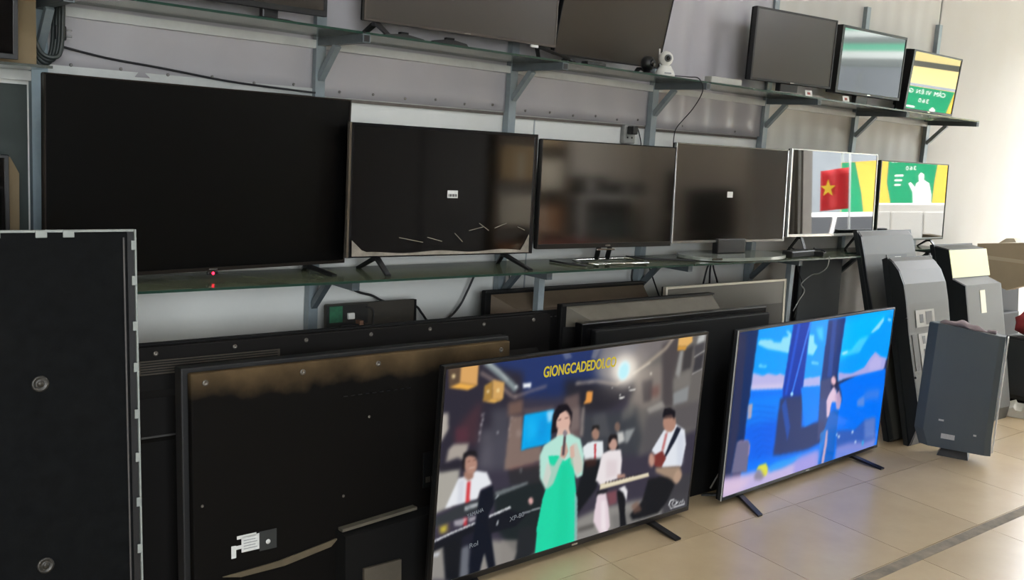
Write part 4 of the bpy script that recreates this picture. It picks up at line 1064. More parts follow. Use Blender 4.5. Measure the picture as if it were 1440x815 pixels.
def picture_mesh(t, shapes, w, h, bw, nx, ny, strength, name, soften=1):
    l, r, b, tp = bw
    img = paint(shapes, l * 1000, (w - r) * 1000, b * 1000, (h - tp) * 1000, nx, ny, soften)
    lin = np.where(img <= 0.04045, img / 12.92, ((img + 0.055) / 1.055) ** 2.4)
    xs = np.linspace(l * 0.9, w - r * 0.9, nx); zz = np.linspace(b * 0.9, h - tp * 0.9, ny)
    X, Zz = np.meshgrid(xs, zz)
    co = np.stack([X, np.full_like(X, 0.003), Zz], -1).reshape(-1, 3)
    idx = np.arange(nx * ny).reshape(ny, nx)
    q = np.stack([idx[:-1, :-1], idx[:-1, 1:], idx[1:, 1:], idx[1:, :-1]], -1).reshape(-1, 4)
    me = bpy.data.meshes.new('screen')
    me.vertices.add(len(co)); me.vertices.foreach_set('co', co.ravel())
    me.loops.add(q.size); me.loops.foreach_set('vertex_index', q.ravel().astype(np.int32))
    me.polygons.add(len(q))
    me.polygons.foreach_set('loop_start', np.arange(0, q.size, 4, dtype=np.int32))
    me.update(calc_edges=True)
    at = me.color_attributes.new('picture', 'FLOAT_COLOR', 'POINT')
    at.data.foreach_set('color', np.concatenate([lin.reshape(-1, 3), np.ones((nx * ny, 1))], 1).astype(np.float32).ravel())
    m = bpy.data.materials.new(name)
    m.use_nodes = True
    nt = m.node_tree
    p = nt.nodes['Principled BSDF']
    p.inputs['Base Color'].default_value = (0.004, 0.004, 0.005, 1)
    p.inputs['Roughness'].default_value = 0.14
    p.inputs['IOR'].default_value = 1.12
    a = nt.nodes.new('ShaderNodeAttribute'); a.attribute_name = 'picture'
    nt.links.new(a.outputs['Color'], p.inputs['Emission Color'])
    p.inputs['Emission Strength'].default_value = strength
    return link('screen', me, m, t)

PIC = 1.0 / 2 ** EXPOSURE
FG = 'lit televisions standing on the floor'
BW1 = (0.010, 0.010, 0.022, 0.012)
tv1 = tv('lit television on the floor showing a singer in green with a band', 1.857, -0.827, 0.028, 1.409, 0.803, 1.8, 1.5, S_DARK, mat('bezel_black_gloss', '101012', 0.3), BW1, 0.02, 0.06, FG,
         ((0.20, -1, 0.16, 0.10, 0.05), (1.17, 1, 0.15, 0.14, -0.01)), 0.0005, screen=False)
picture_mesh(tv1, PICTURE_BAND, 1.409, 0.803, BW1, 520, 296, PIC * 0.95, 'picture_band')
YEL = emit('caption_yellow', 'd8c21e', PIC * 0.8)
text_mesh('caption', 'GIONGCADEDOI.CO', 0.056, YEL, tv1, (0.458, 0.0024, 0.712), (R(90), R(0), 0), width=0.385, offset=0.0012)
WHI = emit('lettering_white', '808890', PIC * 0.7)
text_mesh('picture_lettering', 'XP-80', 0.026, WHI, tv1, (0.352, 0.0024, 0.180), (R(90), R(-6), 0), width=0.07)
text_mesh('picture_lettering', 'Rol', 0.026, WHI, tv1, (0.168, 0.0024, 0.120), (R(90), R(-6), 0), width=0.038)
text_mesh('picture_lettering', 'YAMAHA', 0.022, WHI, tv1, (0.148, 0.0024, 0.238), (R(90), R(-8), 0), width=0.075)
BW2 = (0.010, 0.008, 0.016, 0.010)
tv2 = tv('lit television on the floor showing a singer before a blue sea and sky', 3.483, -0.789, 0.028, 1.470, 0.789, 3.4, 0.4, S_DARK, mat('bezel_slim_grey', '3a3d42', 0.3, metal=0.5), BW2, 0.022, 0.08, FG,
         ((0.16, -1, 0.17, 0.14, 0.10), (1.21, 1, 0.17, 0.14, -0.01)), 0.0005, screen=False)
picture_mesh(tv2, PICTURE_SEA, 1.470, 0.789, BW2, 400, 216, PIC * 1.05, 'picture_sea')
box('edge_film', (-0.002, -0.001, 0.0), (-0.0003, 0.004, 0.789), mat('film_edge', 'c9ccd0', 0.2), tv2)

# ================================================================== sets leaning under the shelf, seen from behind
DUSTY3 = dusty('back_dusty_rim', '0c0a08', '5f4e36', 0.745, 0.85, 0.85, 0.75)
DARKB = mat('back_dark_brown', '0d0c0b', 0.65, ior=1.25, var=0.5, vs=3, col2='15120f')
DARKG = mat('back_dark_grey', '101112', 0.6, ior=1.3, var=0.4, vs=4)
SLOPE = mat('dusty_slope_brown', '5f5140', 0.75, var=0.6, vs=6, col2='463b2d')
SLOPE2 = mat('dusty_slope_grey', '615c50', 0.7, var=0.6, vs=6, col2='4a453b')
SCREW = mat('screw_head', '77726a', 0.35, metal=0.8)
BG = 'television sets stored on the floor under the shelf'
def screw(p, x, z, y=0.0, r=0.009, m=None):
    lathe('screw', [(0.0005, 0), (r, 0), (r, 0.001), (r * 0.75, 0.003), (r * 0.35, 0.003), (r * 0.3, 0.0012), (0.0005, 0.001)], m or SCREW, p, (x, y, z), 'y', 12)

# P1: bare panel back in the left foreground
P1 = thing('stored_television', 'bare black television back panel with white edge clips in the left foreground', 'television', (-0.02, -0.975, 0.0), (R(-4.0), 0, 0), BG)
h1, w1 = 1.302, 0.862
EDGEW = mat('edge_dull_white', '8f9591', 0.5, var=0.5, vs=20, col2='6c716c')
bm = bmesh.new(); add_box(bm, (0, 0, 0), (w1 - 0.022, 0.02, h1 - 0.006), 0.003)
bm_obj('back_plate', bm, mat('panel_black_mottled', '08090a', 0.75, ior=1.18, var=0.6, vs=30, col2='131516', bump=0.05, bs=120), P1)
box('side_channel', (w1 - 0.0215, 0.004, 0), (w1 - 0.006, 0.024, h1 - 0.006), mat('channel_dark', '2a2a2b', 0.4, metal=0.4), P1)
box('edge_trim', (w1 - 0.0045, 0.0, 0), (w1, 0.028, h1), EDGEW, P1)
box('edge_trim', (0, 0.0, h1 - 0.0055), (w1 - 0.006, 0.028, h1), EDGEW, P1)
for k in range(9):
    box('clip', (0.03 + 0.082 * k + 0.02 * (k % 2), -0.004, h1 - 0.018), (0.056 + 0.082 * k + 0.02 * (k % 2), -0.0003, h1 - 0.001), EDGEW, P1, 0.001)
for k, z in enumerate((1.262, 1.172, 1.055, 0.948, 0.826, 0.712, 0.593, 0.468, 0.34, 0.21, 0.09)):
    box('clip', (w1 - 0.014, -0.004, z - 0.012), (w1 - 0.002, -0.0003, z + 0.012), EDGEW, P1, 0.001)
box('seam', (w1 - 0.034, -0.0012, 0.0), (w1 - 0.030, -0.0002, h1 - 0.02), mat('seam_grey', '4a4745', 0.5), P1)
for z in (0.93, 0.475):
    for x in (0.625, 0.225):
        lathe('mount_boss', [(0.0005, 0), (0.02, 0), (0.02, 0.002), (0.015, 0.003), (0.013, 0.001), (0.007, 0.001), (0.006, 0.004), (0.0005, 0.004)], mat('boss_metal', '3b3935', 0.4, metal=0.5), P1, (x, 0, z), 'y', 18)

# P3: large dusty set with sticker
P3 = thing('stored_television', 'large dusty black television back with sticker and tan dust along its top rim', 'television', (1.098, -0.662, 0.0), (R(-4.0), 0, 0), BG)
w3, h3 = 1.24, 0.832
box('back_shell', (0, 0, 0.0), (w3, 0.03, h3), DUSTY3, P3, 0.006)
box('front_frame', (-0.018, 0.031, 0.0), (w3 + 0.018, 0.085, h3 + 0.014), mat('frame_deep_black', '050505', 0.6), P3, 0.005)
for x, z in ((0.045, 0.80), (0.37, 0.80), (0.655, 0.80), (1.195, 0.80), (0.03, 0.42), (0.52, 0.36), (0.62, 0.62)):
    screw(P3, x, z, 0, 0.010 if z > 0.7 else 0.005)
st = box('sticker', (0.155, -0.0008, 0.245), (0.215, -0.0001, 0.296), LABELW, P3)
box('sticker_flap', (0.121, -0.0008, 0.232), (0.137, -0.0001, 0.272), LABELW, st)
box('sticker_flap', (0.137, -0.0008, 0.258), (0.156, -0.0001, 0.270), LABELW, st)
box('sticker_flap', (0.14, -0.0008, 0.290), (0.205, -0.0001, 0.301), LABELW, st)
for q in range(4): box('sticker_print', (0.162, -0.0012, 0.254 + q * 0.009), (0.208 - 0.006 * (q % 2), -0.0008, 0.2565 + q * 0.009), mat('print_grey', '8a8d8e', 0.6), st)
box('spec_plate', (0.2155, -0.0006, 0.236), (0.275, -0.0001, 0.30), mat('plate_dark', '2b2e2e', 0.5), P3)
lathe('spec_mark', [(0.0005, 0), (0.008, 0), (0.008, 0.0006), (0.0005, 0.0006)], LABELW, P3, (0.245, -0.0007, 0.262), 'y', 12)
prism_y('dust_ledge', [(0.09, 0.182), (0.28, 0.190), (0.46, 0.215), (0.50, 0.222), (0.47, 0.196), (0.30, 0.170), (0.15, 0.168)], -0.006, -0.0005, mat('dust_tan', '5d5340', 0.9, var=0.5, vs=20), P3)
hs3 = loft('electronics_housing', [[(0.49, -0.0005, 0.0), (0.93, -0.0005, 0.0), (0.93, -0.0005, 0.262), (0.49, -0.0005, 0.248)], [(0.505, -0.04, 0.0), (0.92, -0.04, 0.0), (0.92, -0.04, 0.245), (0.505, -0.04, 0.232)]], BLACKM, P3)
prism_y('housing_ledge', [(0.50, 0.246), (0.80, 0.266), (0.80, 0.276), (0.50, 0.256)], -0.03, -0.0005, mat('ledge_dust', '585347', 0.8, var=0.4, vs=12), P3)
box('connector_plate', (0.84, -0.008, 0.33), (0.93, -0.0005, 0.46), DARKG, P3, 0.002)
for q in range(3): box('connector', (0.85 + 0.025 * q, -0.011, 0.35), (0.868 + 0.025 * q, -0.008, 0.37), SCREW, P3)
box('stand_plate', (0.57, -0.055, 0.0), (0.72, -0.0405, 0.11), mat('stand_dusty', '504a3f', 0.7, var=0.5, vs=10), P3, 0.002)
for k in range(10):
    box('vent', (0.52 + 0.028 * k, -0.003, 0.70), (0.535 + 0.028 * k, -0.0003, 0.703), BLACK, P3)

# P2: very long set behind it
P2 = thing('stored_television', 'very wide black television back standing behind the dusty one', 'television', (0.985, -0.462, 0.0), (R(-4.0), 0, 0), BG)
w2, h2 = 1.735, 0.878
box('back_shell', (0, 0.0, 0), (w2, 0.03, h2), DARKB, P2, 0.005)
box('front_frame', (-0.006, 0.031, 0), (w2 + 0.006, 0.062, h2 + 0.006), BLACKM, P2, 0.004)
for k in range(7): screw(P2, 0.08 + 0.26 * k, h2 - 0.022, 0, 0.008)
vb = box('vent_panel', (0.02, -0.004, 0.79), (0.50, -0.0003, 0.835), mat('vent_dusty', '3c362c', 0.8, var=0.5, vs=9, stretch=(1, 1, 6)), P2, 0.001)
for k in range(5): box('vent_slot', (0.03, -0.0052, 0.796 + 0.008 * k), (0.49, -0.0041, 0.799 + 0.008 * k), BLACKM, vb)
prism_x('lower_housing', [(-0.0004, 0.05), (-0.0004, 0.74), (-0.02, 0.72), (-0.028, 0.60), (-0.02, 0.58), (-0.02, 0.05)], 0.02, 1.66, DARKB, P2)
box('housing_crease', (0.02, -0.0295, 0.596), (0.6, -0.028, 0.602), mat('crease_grey', '3a3936', 0.5), P2)

# board chassis by the wall
PB = thing('stored_television', 'opened television chassis with green circuit boards against the wall', 'television', (1.822, -0.155, 0.0), (R(-3.0), 0, 0), BG)
box('chassis_plate', (0, 0, 0), (0.412, 0.02, 0.915), mat('chassis_grey_brown', '45413a', 0.55, metal=0.3, var=0.5, vs=6), PB, 0.003)
box('panel_rim', (0.404, -0.006, 0), (0.412, -0.0003, 0.915), BLACK, PB)
box('chassis_plate', (0.0, -0.008, 0.50), (0.18, -0.0005, 0.912), mat('chassis_dark', '232321', 0.5, var=0.4, vs=8), PB)
PCB = mat('circuit_green', '2f6b4c', 0.5, var=0.6, vs=40, col2='16382a')
b1 = box('circuit_board', (0.008, -0.012, 0.845), (0.065, -0.0085, 0.908), PCB, PB)
b2 = box('circuit_board', (0.005, -0.012, 0.74), (0.09, -0.0085, 0.81), PCB, PB)
for q in range(6):
    box('component', (0.012 + 0.013 * q, -0.02, 0.75 + 0.008 * (q % 3)), (0.020 + 0.013 * q, -0.0122, 0.775 + 0.008 * (q % 2)), [WHITEP, BLACK, SCREW][q % 3], b2)
box('component', (0.085, -0.022, 0.855), (0.115, -0.0085, 0.88), WHITEP, PB, 0.003)
box('heat_sink', (0.125, -0.04, 0.79), (0.142, -0.0085, 0.85), mat('copper_strip', 'b08a72', 0.4, metal=0.6), PB)
box('heat_sink', (0.148, -0.04, 0.79), (0.162, -0.0085, 0.84), SCREW, PB)
tube('chassis_wire', [(0.06, -0.014, 0.83), (0.11, -0.03, 0.835), (0.16, -0.025, 0.82), (0.17, -0.012, 0.80)], 0.004, CABLE, PB)
tube('chassis_wire', [(0.17, -0.01, 0.90), (0.20, -0.02, 0.88), (0.195, -0.015, 0.80), (0.197, -0.012, 0.70)], 0.003, CABLE, PB)

def bulged(label, x, y, w, h, lean, z_in, z_out, out, slope_m, body, t=0.03, inset=0.03, corner=0.1):
    p = thing('stored_television', label, 'television', (x, y, 0.0), (R(lean), 0, 0), BG)
    box('front_frame', (0, 0.0, 0), (w, t, h), body, p, 0.004)
    box('rim', (0.0, -0.008, h - 0.008), (w, -0.0003, h), BLACK, p)
    # sloping shoulder, then the deep housing below it
    loft('shoulder', [[(inset, -0.0004, z_in), (w - 0.01, -0.0004, z_in), (w - 0.01, -0.0004, z_out - 0.02), (inset, -0.0004, z_out - 0.02)],
                      [(inset + corner, -out, z_out), (w - 0.02, -out, z_out), (w - 0.02, -out, z_out - 0.012), (inset + corner, -out, z_out - 0.012)]], slope_m, p)
    loft('housing', [[(inset * 0.5, -0.0004, 0.02), (w - 0.01, -0.0004, 0.02), (w - 0.01, -0.0004, z_out - 0.021), (inset * 0.5, -0.0004, z_out - 0.021)],
                     [(inset + corner, -out, 0.05), (w - 0.02, -out, 0.05), (w - 0.02, -out, z_out - 0.0125), (inset + corner, -out, z_out - 0.0125)]], body, p)
    for k in range(6):
        box('vent', (inset + corner + 0.02 + 0.05 * k, -out - 0.001, z_out - 0.045), (inset + corner + 0.055 + 0.05 * k, -out - 0.0002, z_out - 0.041), mat('vent_grey', '4a4a48', 0.5), p)
    return p
bulged('brown-topped television back under the shelf beside the circuit boards', 2.545, -0.197, 0.985, 0.942, -1.5, 0.925, 0.862, 0.058, SLOPE, BLACKM)
bulged('television back with long sloping brown shoulder in front of the shelf leg', 2.752, -0.452, 0.99, 0.915, -1.5, 0.905, 0.838, 0.075, SLOPE2, BLACKM)
P6 = tv('silver-framed grey screen leaning under the shelf behind the black sets', 3.545, -0.335, 0.002, 0.975, 0.93, 0, -2.0, screen_mat('screen_pale_grey', '55534b', 0.3, 1.7), mat('frame_pale_gold', 'c9c4b4', 0.35, metal=0.5), (0.012, 0.02, 0.02, 0.012), 0.022, 0.012, BG, logo=False)
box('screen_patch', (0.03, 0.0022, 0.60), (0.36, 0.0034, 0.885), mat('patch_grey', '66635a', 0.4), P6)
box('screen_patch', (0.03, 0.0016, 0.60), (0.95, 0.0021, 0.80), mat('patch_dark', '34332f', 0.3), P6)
P7 = thing('stored_television', 'deep black television back between the two lit televisions', 'television', (2.735, -0.632, 0.0), (R(-1.5), 0, 0), BG)
box('front_frame', (0, 0.03, 0), (1.235, 0.075, 0.862), mat('frame_gloss_black', '0b0b0c', 0.25), P7, 0.004)
box('back_shell', (0.05, 0.0, 0.0), (1.225, 0.0297, 0.835), DARKG, P7, 0.006)
for q, (x, z) in enumerate(((0.93, 0.31), (1.0, 0.22))):
    box('spec_sticker', (x, -0.0008, z), (x + 0.13, -0.0001, z + 0.02), mat('sticker_dull', '8a8c90', 0.6), P7)
tube('power_cord', [(0.86, -0.004, 0.02), (0.93, -0.01, 0.10), (1.0, -0.012, 0.09), (1.08, -0.012, 0.07)], 0.004, mat('cord_grey', '9a9a9a', 0.5), P7)
PD = thing('stored_television', 'grey television back by the wall below the flag-reflecting screen', 'television', (4.93, -0.13, 0.0), (R(-2.0), 0, 0), BG)
box('front_frame', (0, 0.01, 0), (0.46, 0.03, 1.0), BLACKM, PD, 0.003)
box('back_shell', (0.012, 0.0, 0.01), (0.448, 0.0097, 0.99), mat('back_mid_grey', '4a5052', 0.5, var=0.3, vs=4), PD, 0.003)
box('housing', (0.05, -0.03, 0.1), (0.40, -0.0003, 0.62), mat('back_mid_grey', '4a5052'), PD, 0.008)

# ================================================================== sets stood on end by the street side
RG = 'old television sets stood on end beside the lit televisions'
GREYL = mat('old_shell_grey', '4e4f4a', 0.5, var=0.35, vs=3, col2='454642')
GREYD = mat('old_shell_dark', '23282b', 0.45, var=0.3, vs=4)
def stood(label, x, w, prof_rim, prof_shell, shell_m, rim_m):
    p = thing('old_television', label, 'television', (x, 0, 0), (0, 0, 0), RG)
    # the shell is lofted through several widths so the ends are rounded
    bm = bmesh.new()
    n = len(prof_shell)
    cy = sum(a for a, _ in prof_shell) / n; cz = sum(b for _, b in prof_shell) / n
    rings = []
    for u, k in ((0.012, 0.0), (w - 0.03, 0.0), (w - 0.012, 0.02)):
        rings.append([(u, a + (cy - a) * k, b + (cz - b) * k) for a, b in prof_shell])
    add_loft(bm, rings)
    bm_obj('shell', bm, shell_m, p)
    prism_x('shaded_end_cap', [(a + (cy - a) * 0.01, b + (cz - b) * 0.01) for a, b in prof_shell], 0.0, 0.0117, rim_m, p)  # left end darker than the shell: its shade is put into the colour
    prism_x('front_frame', prof_rim, -0.006, w + 0.006, rim_m, p)
    return p
def on_face(a, b, s, d):
    """point a fraction s along the profile edge a-b, pushed d outwards (towards the room)"""
    a, b = Vector(a), Vector(b)
    n = Vector((-(b - a).y, (b - a).x)).normalized()
    if n.x > 0: n = -n
    return a + (b - a) * s + n * d
def face_panel(name, p, x0, x1, a, b, s0, s1, d0, d1, m):
    q = [on_face(a, b, s0, d0), on_face(a, b, s1, d0), on_face(a, b, s1, d1), on_face(a, b, s0, d1)]
    return prism_x(name, [(v.x, v.y) for v in q], x0, x1, m, p)
# R1 behind
rim1 = [(-0.255, 1.18), (-0.280, 1.185), (-0.63, 0.0), (-0.60, 0.0)]
sh1 = [(-0.282, 1.18), (-0.305, 1.155), (-0.340, 1.05), (-0.375, 0.92), (-0.48, 0.6), (-0.655, 0.02), (-0.634, 0.0)]
R1 = stood('tall grey television shell with a white label slot, rearmost by the shelf end', 5.20, 0.60, rim1, sh1, GREYL, GREYD)
a, b = sh1[2], sh1[1]
face_panel('port_recess', R1, 0.24, 0.47, sh1[3], sh1[2], 0.15, 0.95, 0.0005, 0.004, GREYD)
face_panel('port_label', R1, 0.33, 0.40, sh1[3], sh1[2], 0.55, 0.85, 0.0042, 0.005, WHITEP)
face_panel('port_label', R1, 0.34, 0.46, sh1[3], sh1[2], 0.22, 0.45, 0.0042, 0.005, WHITEP)
# R2 in front
rim2 = [(-0.438, 1.035), (-0.470, 1.05), (-0.735, 0.0), (-0.705, 0.0)]
sh2 = [(-0.472, 1.045), (-0.50, 1.03), (-0.545, 0.985), (-0.585, 0.91), (-0.615, 0.80), (-0.65, 0.64), (-0.715, 0.40), (-0.765, 0.22), (-0.765, 0.10), (-0.745, 0.02), (-0.737, 0.0)]
R2 = stood('curved grey television shell with port openings, stood on end before the tall one', 5.235, 0.50, rim2, sh2, GREYL, GREYD)
PALE = mat('port_plate_pale', 'a09f98', 0.5, var=0.2, vs=10)
pp = face_panel('port_plate', R2, 0.09, 0.30, sh2[5], sh2[4], 0.15, 0.75, 0.0005, 0.004, PALE)
face_panel('port_opening', R2, 0.20, 0.27, sh2[5], sh2[4], 0.22, 0.68, 0.0042, 0.005, BLACK)
face_panel('port_opening', R2, 0.13, 0.17, sh2[5], sh2[4], 0.30, 0.60, 0.0042, 0.005, GREYD)
face_panel('handle_slot', R2, 0.03, 0.085, sh2[6], sh2[5], 0.12, 0.95, 0.0005, 0.003, BLACK)
face_panel('port_plate', R2, 0.10, 0.24, sh2[6], sh2[5], 0.05, 0.95, 0.0005, 0.003, PALE)
for s in (0.2, 0.5, 0.8): face_panel('port_opening', R2, 0.14, 0.17, sh2[6], sh2[5], s - 0.09, s + 0.09, 0.0032, 0.004, GREYD)
for z, y in ((0.72, -0.628), (0.26, -0.762), (0.40, -0.722)):
    tube('peg', [(0.0, y, z), (-0.02, y - 0.012, z)], 0.006, BLACK, R2, False)
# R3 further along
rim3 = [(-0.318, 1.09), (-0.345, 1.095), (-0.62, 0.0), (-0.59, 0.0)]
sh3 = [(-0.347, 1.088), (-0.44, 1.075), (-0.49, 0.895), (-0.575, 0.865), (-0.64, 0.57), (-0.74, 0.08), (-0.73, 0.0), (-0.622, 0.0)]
R3 = stood('grey television shell with a painted pale yellow patch of light on its top, farther along the wall', 6.0, 0.50, rim3, sh3, GREYL, GREYD)
face_panel('bright_patch', R3, 0.0, 0.50, sh3[2], sh3[1], 0.03, 0.97, 0.0005, 0.004, mat('bright_patch_yellow', 'e9ecb8', 0.5))  # thin pale yellow panel colours in a bright patch of light on the shell
face_panel('sticker', R3, 0.18, 0.25, sh3[4], sh3[3], 0.40, 0.88, 0.0005, 0.002, mat('sticker_cream', 'e6e4d2', 0.6))
# R4 dark box set in front with a rag on top
R4 = thing('upright_television', 'dark grey chamfered television body standing upright on a low foot, rag on top', 'television', (5.172, -0.785, 0.0), (R(0), 0, R(-68)), RG)
# local x runs along the face (towards the room), local y into the body
w4, d4, z0, z1 = 0.39, 0.13, 0.045, 0.735
R4M = mat('upright_dark_teal', '58646a', 0.42, var=0.25, vs=4, col2='4c585f')
def ring4(z, sh, top=0.0):
    return [(sh, 0.03, z), (sh + 0.05, 0.0, z), (w4 - 0.03 + sh * 0.2, 0.0, z + top), (w4 + sh * 0.2, 0.012, z + top), (w4 + sh * 0.2, d4 - 0.05, z + top), (w4 - 0.10, d4, z + top), (0.12 + sh, d4, z), (sh + 0.01, 0.06, z)]
loft('shell', [ring4(z0, 0.03), ring4(z0 + 0.09, -0.004), ring4(z1 - 0.006, 0.006, -0.028), ring4(z1, 0.012, -0.028)], R4M, R4)
box('side_trim', (w4 + 0.0085, 0.006, z0 + 0.02), (w4 + 0.016, 0.07, z1 - 0.03), mat('trim_white', 'dcdcd4', 0.4), R4, 0.003)
box('side_slot', (w4 + 0.0162, 0.02, z1 - 0.16), (w4 + 0.018, 0.04, z1 - 0.06), BLACK, R4)
box('label_plate', (0.14, -0.0012, 0.10), (0.21, -0.0003, 0.128), LABELW, R4)
box('label_plate', (0.118, -0.0012, 0.196), (0.145, -0.0003, 0.206), LABELW, R4)
box('label_plate', (0.30, -0.0012, 0.142), (0.315, -0.0003, 0.152), LABELW, R4)
loft('low_foot', [[(0.13, 0.0, 0), (0.29, 0.0, 0), (0.29, 0.12, 0), (0.13, 0.12, 0)], [(0.15, 0.02, 0.044), (0.28, 0.02, 0.044), (0.28, 0.09, 0.044), (0.15, 0.09, 0.044)]], BLACK, R4)
RAG = mat('rag_pinkish_grey', '9b8d90', 0.9, var=0.6, vs=25, col2='75696d', bump=0.3, bs=60)
rag = thing('cleaning_rag', 'crumpled pinkish grey rag lying on the dark upright set', 'rag', (5.172, -0.785, 0.732), (0, 0, R(-68)))
bm = bmesh.new()
rg = []
for k in range(22):
    u = k / 21
    cx = 0.06 + 0.27 * u; cyy = 0.05 + 0.012 * math.sin(7 * u)
    hh = 0.006 + 0.024 * math.sin(math.pi * min(1, u * 1.15 + 0.02)) ** 0.6 * (1 + 0.25 * math.sin(19 * u))
    ww = 0.012 + 0.03 * math.sin(math.pi * (0.05 + 0.9 * u)) * (1 + 0.2 * math.sin(13 * u))
    base = -0.0105 * (cx / 0.15)
    rg.append([(cx, cyy + ww * math.cos(q * 2 * math.pi / 12), base + max(0, hh * (0.5 + 0.62 * math.sin(q * 2 * math.pi / 12)) + 0.004 * math.sin(5 * q + 9 * u))) for q in range(12)])
add_loft(bm, rg); bm_obj('rag_body', bm, RAG, rag, True)
box('rag_fold', (0.30, 0.03, -0.022), (0.345, 0.07, -0.004), RAG, rag, 0.006)

# farther clutter at the right edge
dk = thing('dark_cabinet', 'dark low cabinet at the right edge of the floor', 'cabinet', (6.92, -0.46, 0))
box('cabinet_body', (0, -0.5, 0.03), (0.5, 0.0, 0.46), mat('cabinet_dark', '2b2f31', 0.5, var=0.3, vs=4), dk, 0.01)
box('cabinet_plinth', (0.02, -0.48, 0.0), (0.48, -0.02, 0.0297), BLACKM, dk)
box('cabinet_door', (-0.012, -0.48, 0.06), (-0.0003, -0.02, 0.44), mat('cabinet_door', '33383a', 0.4), dk, 0.004)
red = thing('red_bundle', 'red cloth bundle on the dark cabinet at the right edge', 'bundle', (7.05, -0.62, 0.46))
bm = bmesh.new(); bmesh.ops.create_icosphere(bm, subdivisions=3, radius=1)
for v in bm.verts:
    n = 1 + 0.12 * math.sin(5 * v.co.x + 3 * v.co.y) + 0.08 * math.sin(9 * v.co.z + 4 * v.co.x)
    v.co = Vector((v.co.x * 0.10 * n, v.co.y * 0.14 * n, 0.085 + max(-0.085, v.co.z * 0.10 * n)))
bm_obj('bundle_cloth', bm, mat('cloth_red', 'b8454c', 0.85, var=0.4, vs=9), red, True)
tube('bundle_tie', [(0.0, -0.05, 0.16), (0.03, -0.01, 0.19), (0.0, 0.03, 0.165)], 0.008, mat('cloth_red', 'b8454c'), red)
dl = thing('stored_television', 'dark television back by the wall under the tilted carton', 'television', (6.95, -0.26, 0), (R(-6), 0, 0), RG)
box('back_shell', (0, 0, 0), (0.75, 0.03, 0.80), DARKG, dl, 0.006)
box('front_frame', (-0.01, 0.0303, 0), (0.76, 0.06, 0.81), BLACKM, dl, 0.005)
box('housing', (0.10, -0.05, 0.08), (0.65, -0.0003, 0.55), DARKG, dl, 0.01)
ct = thing('carton', 'flattened beige cardboard carton resting on the dark sets by the wall', 'carton', (6.98, 0, 0))
CARDB = mat('carton_beige', 'b3a58c', 0.85, var=0.35, vs=4, col2='9a8c74')
prism_x('carton_side', [(-0.16, 1.06), (-0.60, 1.12), (-0.66, 0.88), (-0.405, 0.762), (-0.17, 0.83)], 0.0, 0.12, CARDB, ct)
prism_x('carton_flap', [(-0.30, 1.0805), (-0.42, 1.1), (-0.40, 1.125), (-0.35, 1.12)], 0.01, 0.1, mat('carton_flap', 'cfc6b2', 0.8), ct)
box('tape', (-0.002, -0.52, 0.96), (-0.0003, -0.22, 0.985), mat('packing_tape', 'c4bca4', 0.3), ct)
for k, (x, y, rz, l, lab) in enumerate(((6.67, -0.80, 20, 0.26, 'long white foam packing block on the floor by the dark cabinet'), (6.74, -1.0, -35, 0.16, 'short white foam packing block on the floor by the dark cabinet'))):
    fm = thing('foam_block', lab, 'foam block', (x, y, 0), (0, 0, R(rz)), 'foam packing blocks on the floor')
    FO = mat('foam_white', 'dadad2', 0.8, bump=0.1, bs=200)
    prism_x('foam_body', [(0, 0), (0.14, 0), (0.14, 0.05), (0.10, 0.07), (0.09, 0.045), (0.05, 0.045), (0.04, 0.075), (0, 0.07)], -l / 2, l / 2, FO, fm, 0.004)
    box('foam_tab', (-l / 2 + 0.02, -0.03, 0.0), (-l / 2 + 0.06, -0.0003, 0.04), FO, fm, 0.004)

# ================================================================== small things on the shelves
wc = thing('security_camera', 'white pan-tilt security camera on the upper shelf edge', 'camera', (3.41, -0.30, top(3.41)), (0, 0, R(-30)))
lathe('camera_base', [(0.045, 0), (0.046, 0.008), (0.042, 0.022), (0.030, 0.040), (0.026, 0.048)], WHITEP, wc)
hd = lathe('camera_head', [(0.002, -0.034), (0.018, -0.029), (0.029, -0.017), (0.034, 0.0), (0.029, 0.017), (0.018, 0.029), (0.002, 0.034)], WHITEP, wc, (0, 0, 0.080))
lathe('lens_ring', [(0.002, 0.030), (0.017, 0.030), (0.016, 0.036), (0.002, 0.0362)], mat('lens_grey', '5d6162', 0.3), hd, (0, 0, 0.080), 'y', 18)
lathe('lens', [(0.001, 0.0363), (0.010, 0.0363), (0.008, 0.040), (0.001, 0.041)], mat('lens_black', '0c0d10', 0.05), hd, (0, 0, 0.080), 'y', 18)
tube('antenna', [(-0.02, 0.03, 0.06), (-0.022, 0.034, 0.125)], 0.004, WHITEP, wc, False)
box('name_plate', (-0.016, -0.0475, 0.010), (0.016, -0.0445, 0.016), mat('print_grey', '8a8d8e'), wc)
bc = thing('web_camera', 'round black camera beside the white one on the upper shelf', 'camera', (3.325, -0.27, top(3.325)))
lathe('camera_base', [(0.032, 0), (0.033, 0.006), (0.018, 0.014), (0.012, 0.024)], BLACK, bc)
lathe('camera_head', [(0.002, -0.032), (0.02, -0.028), (0.031, -0.014), (0.034, 0), (0.031, 0.014), (0.02, 0.028), (0.002, 0.032)], BLACK, bc, (0, 0, 0.052))
lathe('lens', [(0.001, 0.028), (0.016, 0.028), (0.015, 0.035), (0.001, 0.036)], mat('lens_black', '0c0d10'), bc, (0, 0, 0.052), 'y', 16)
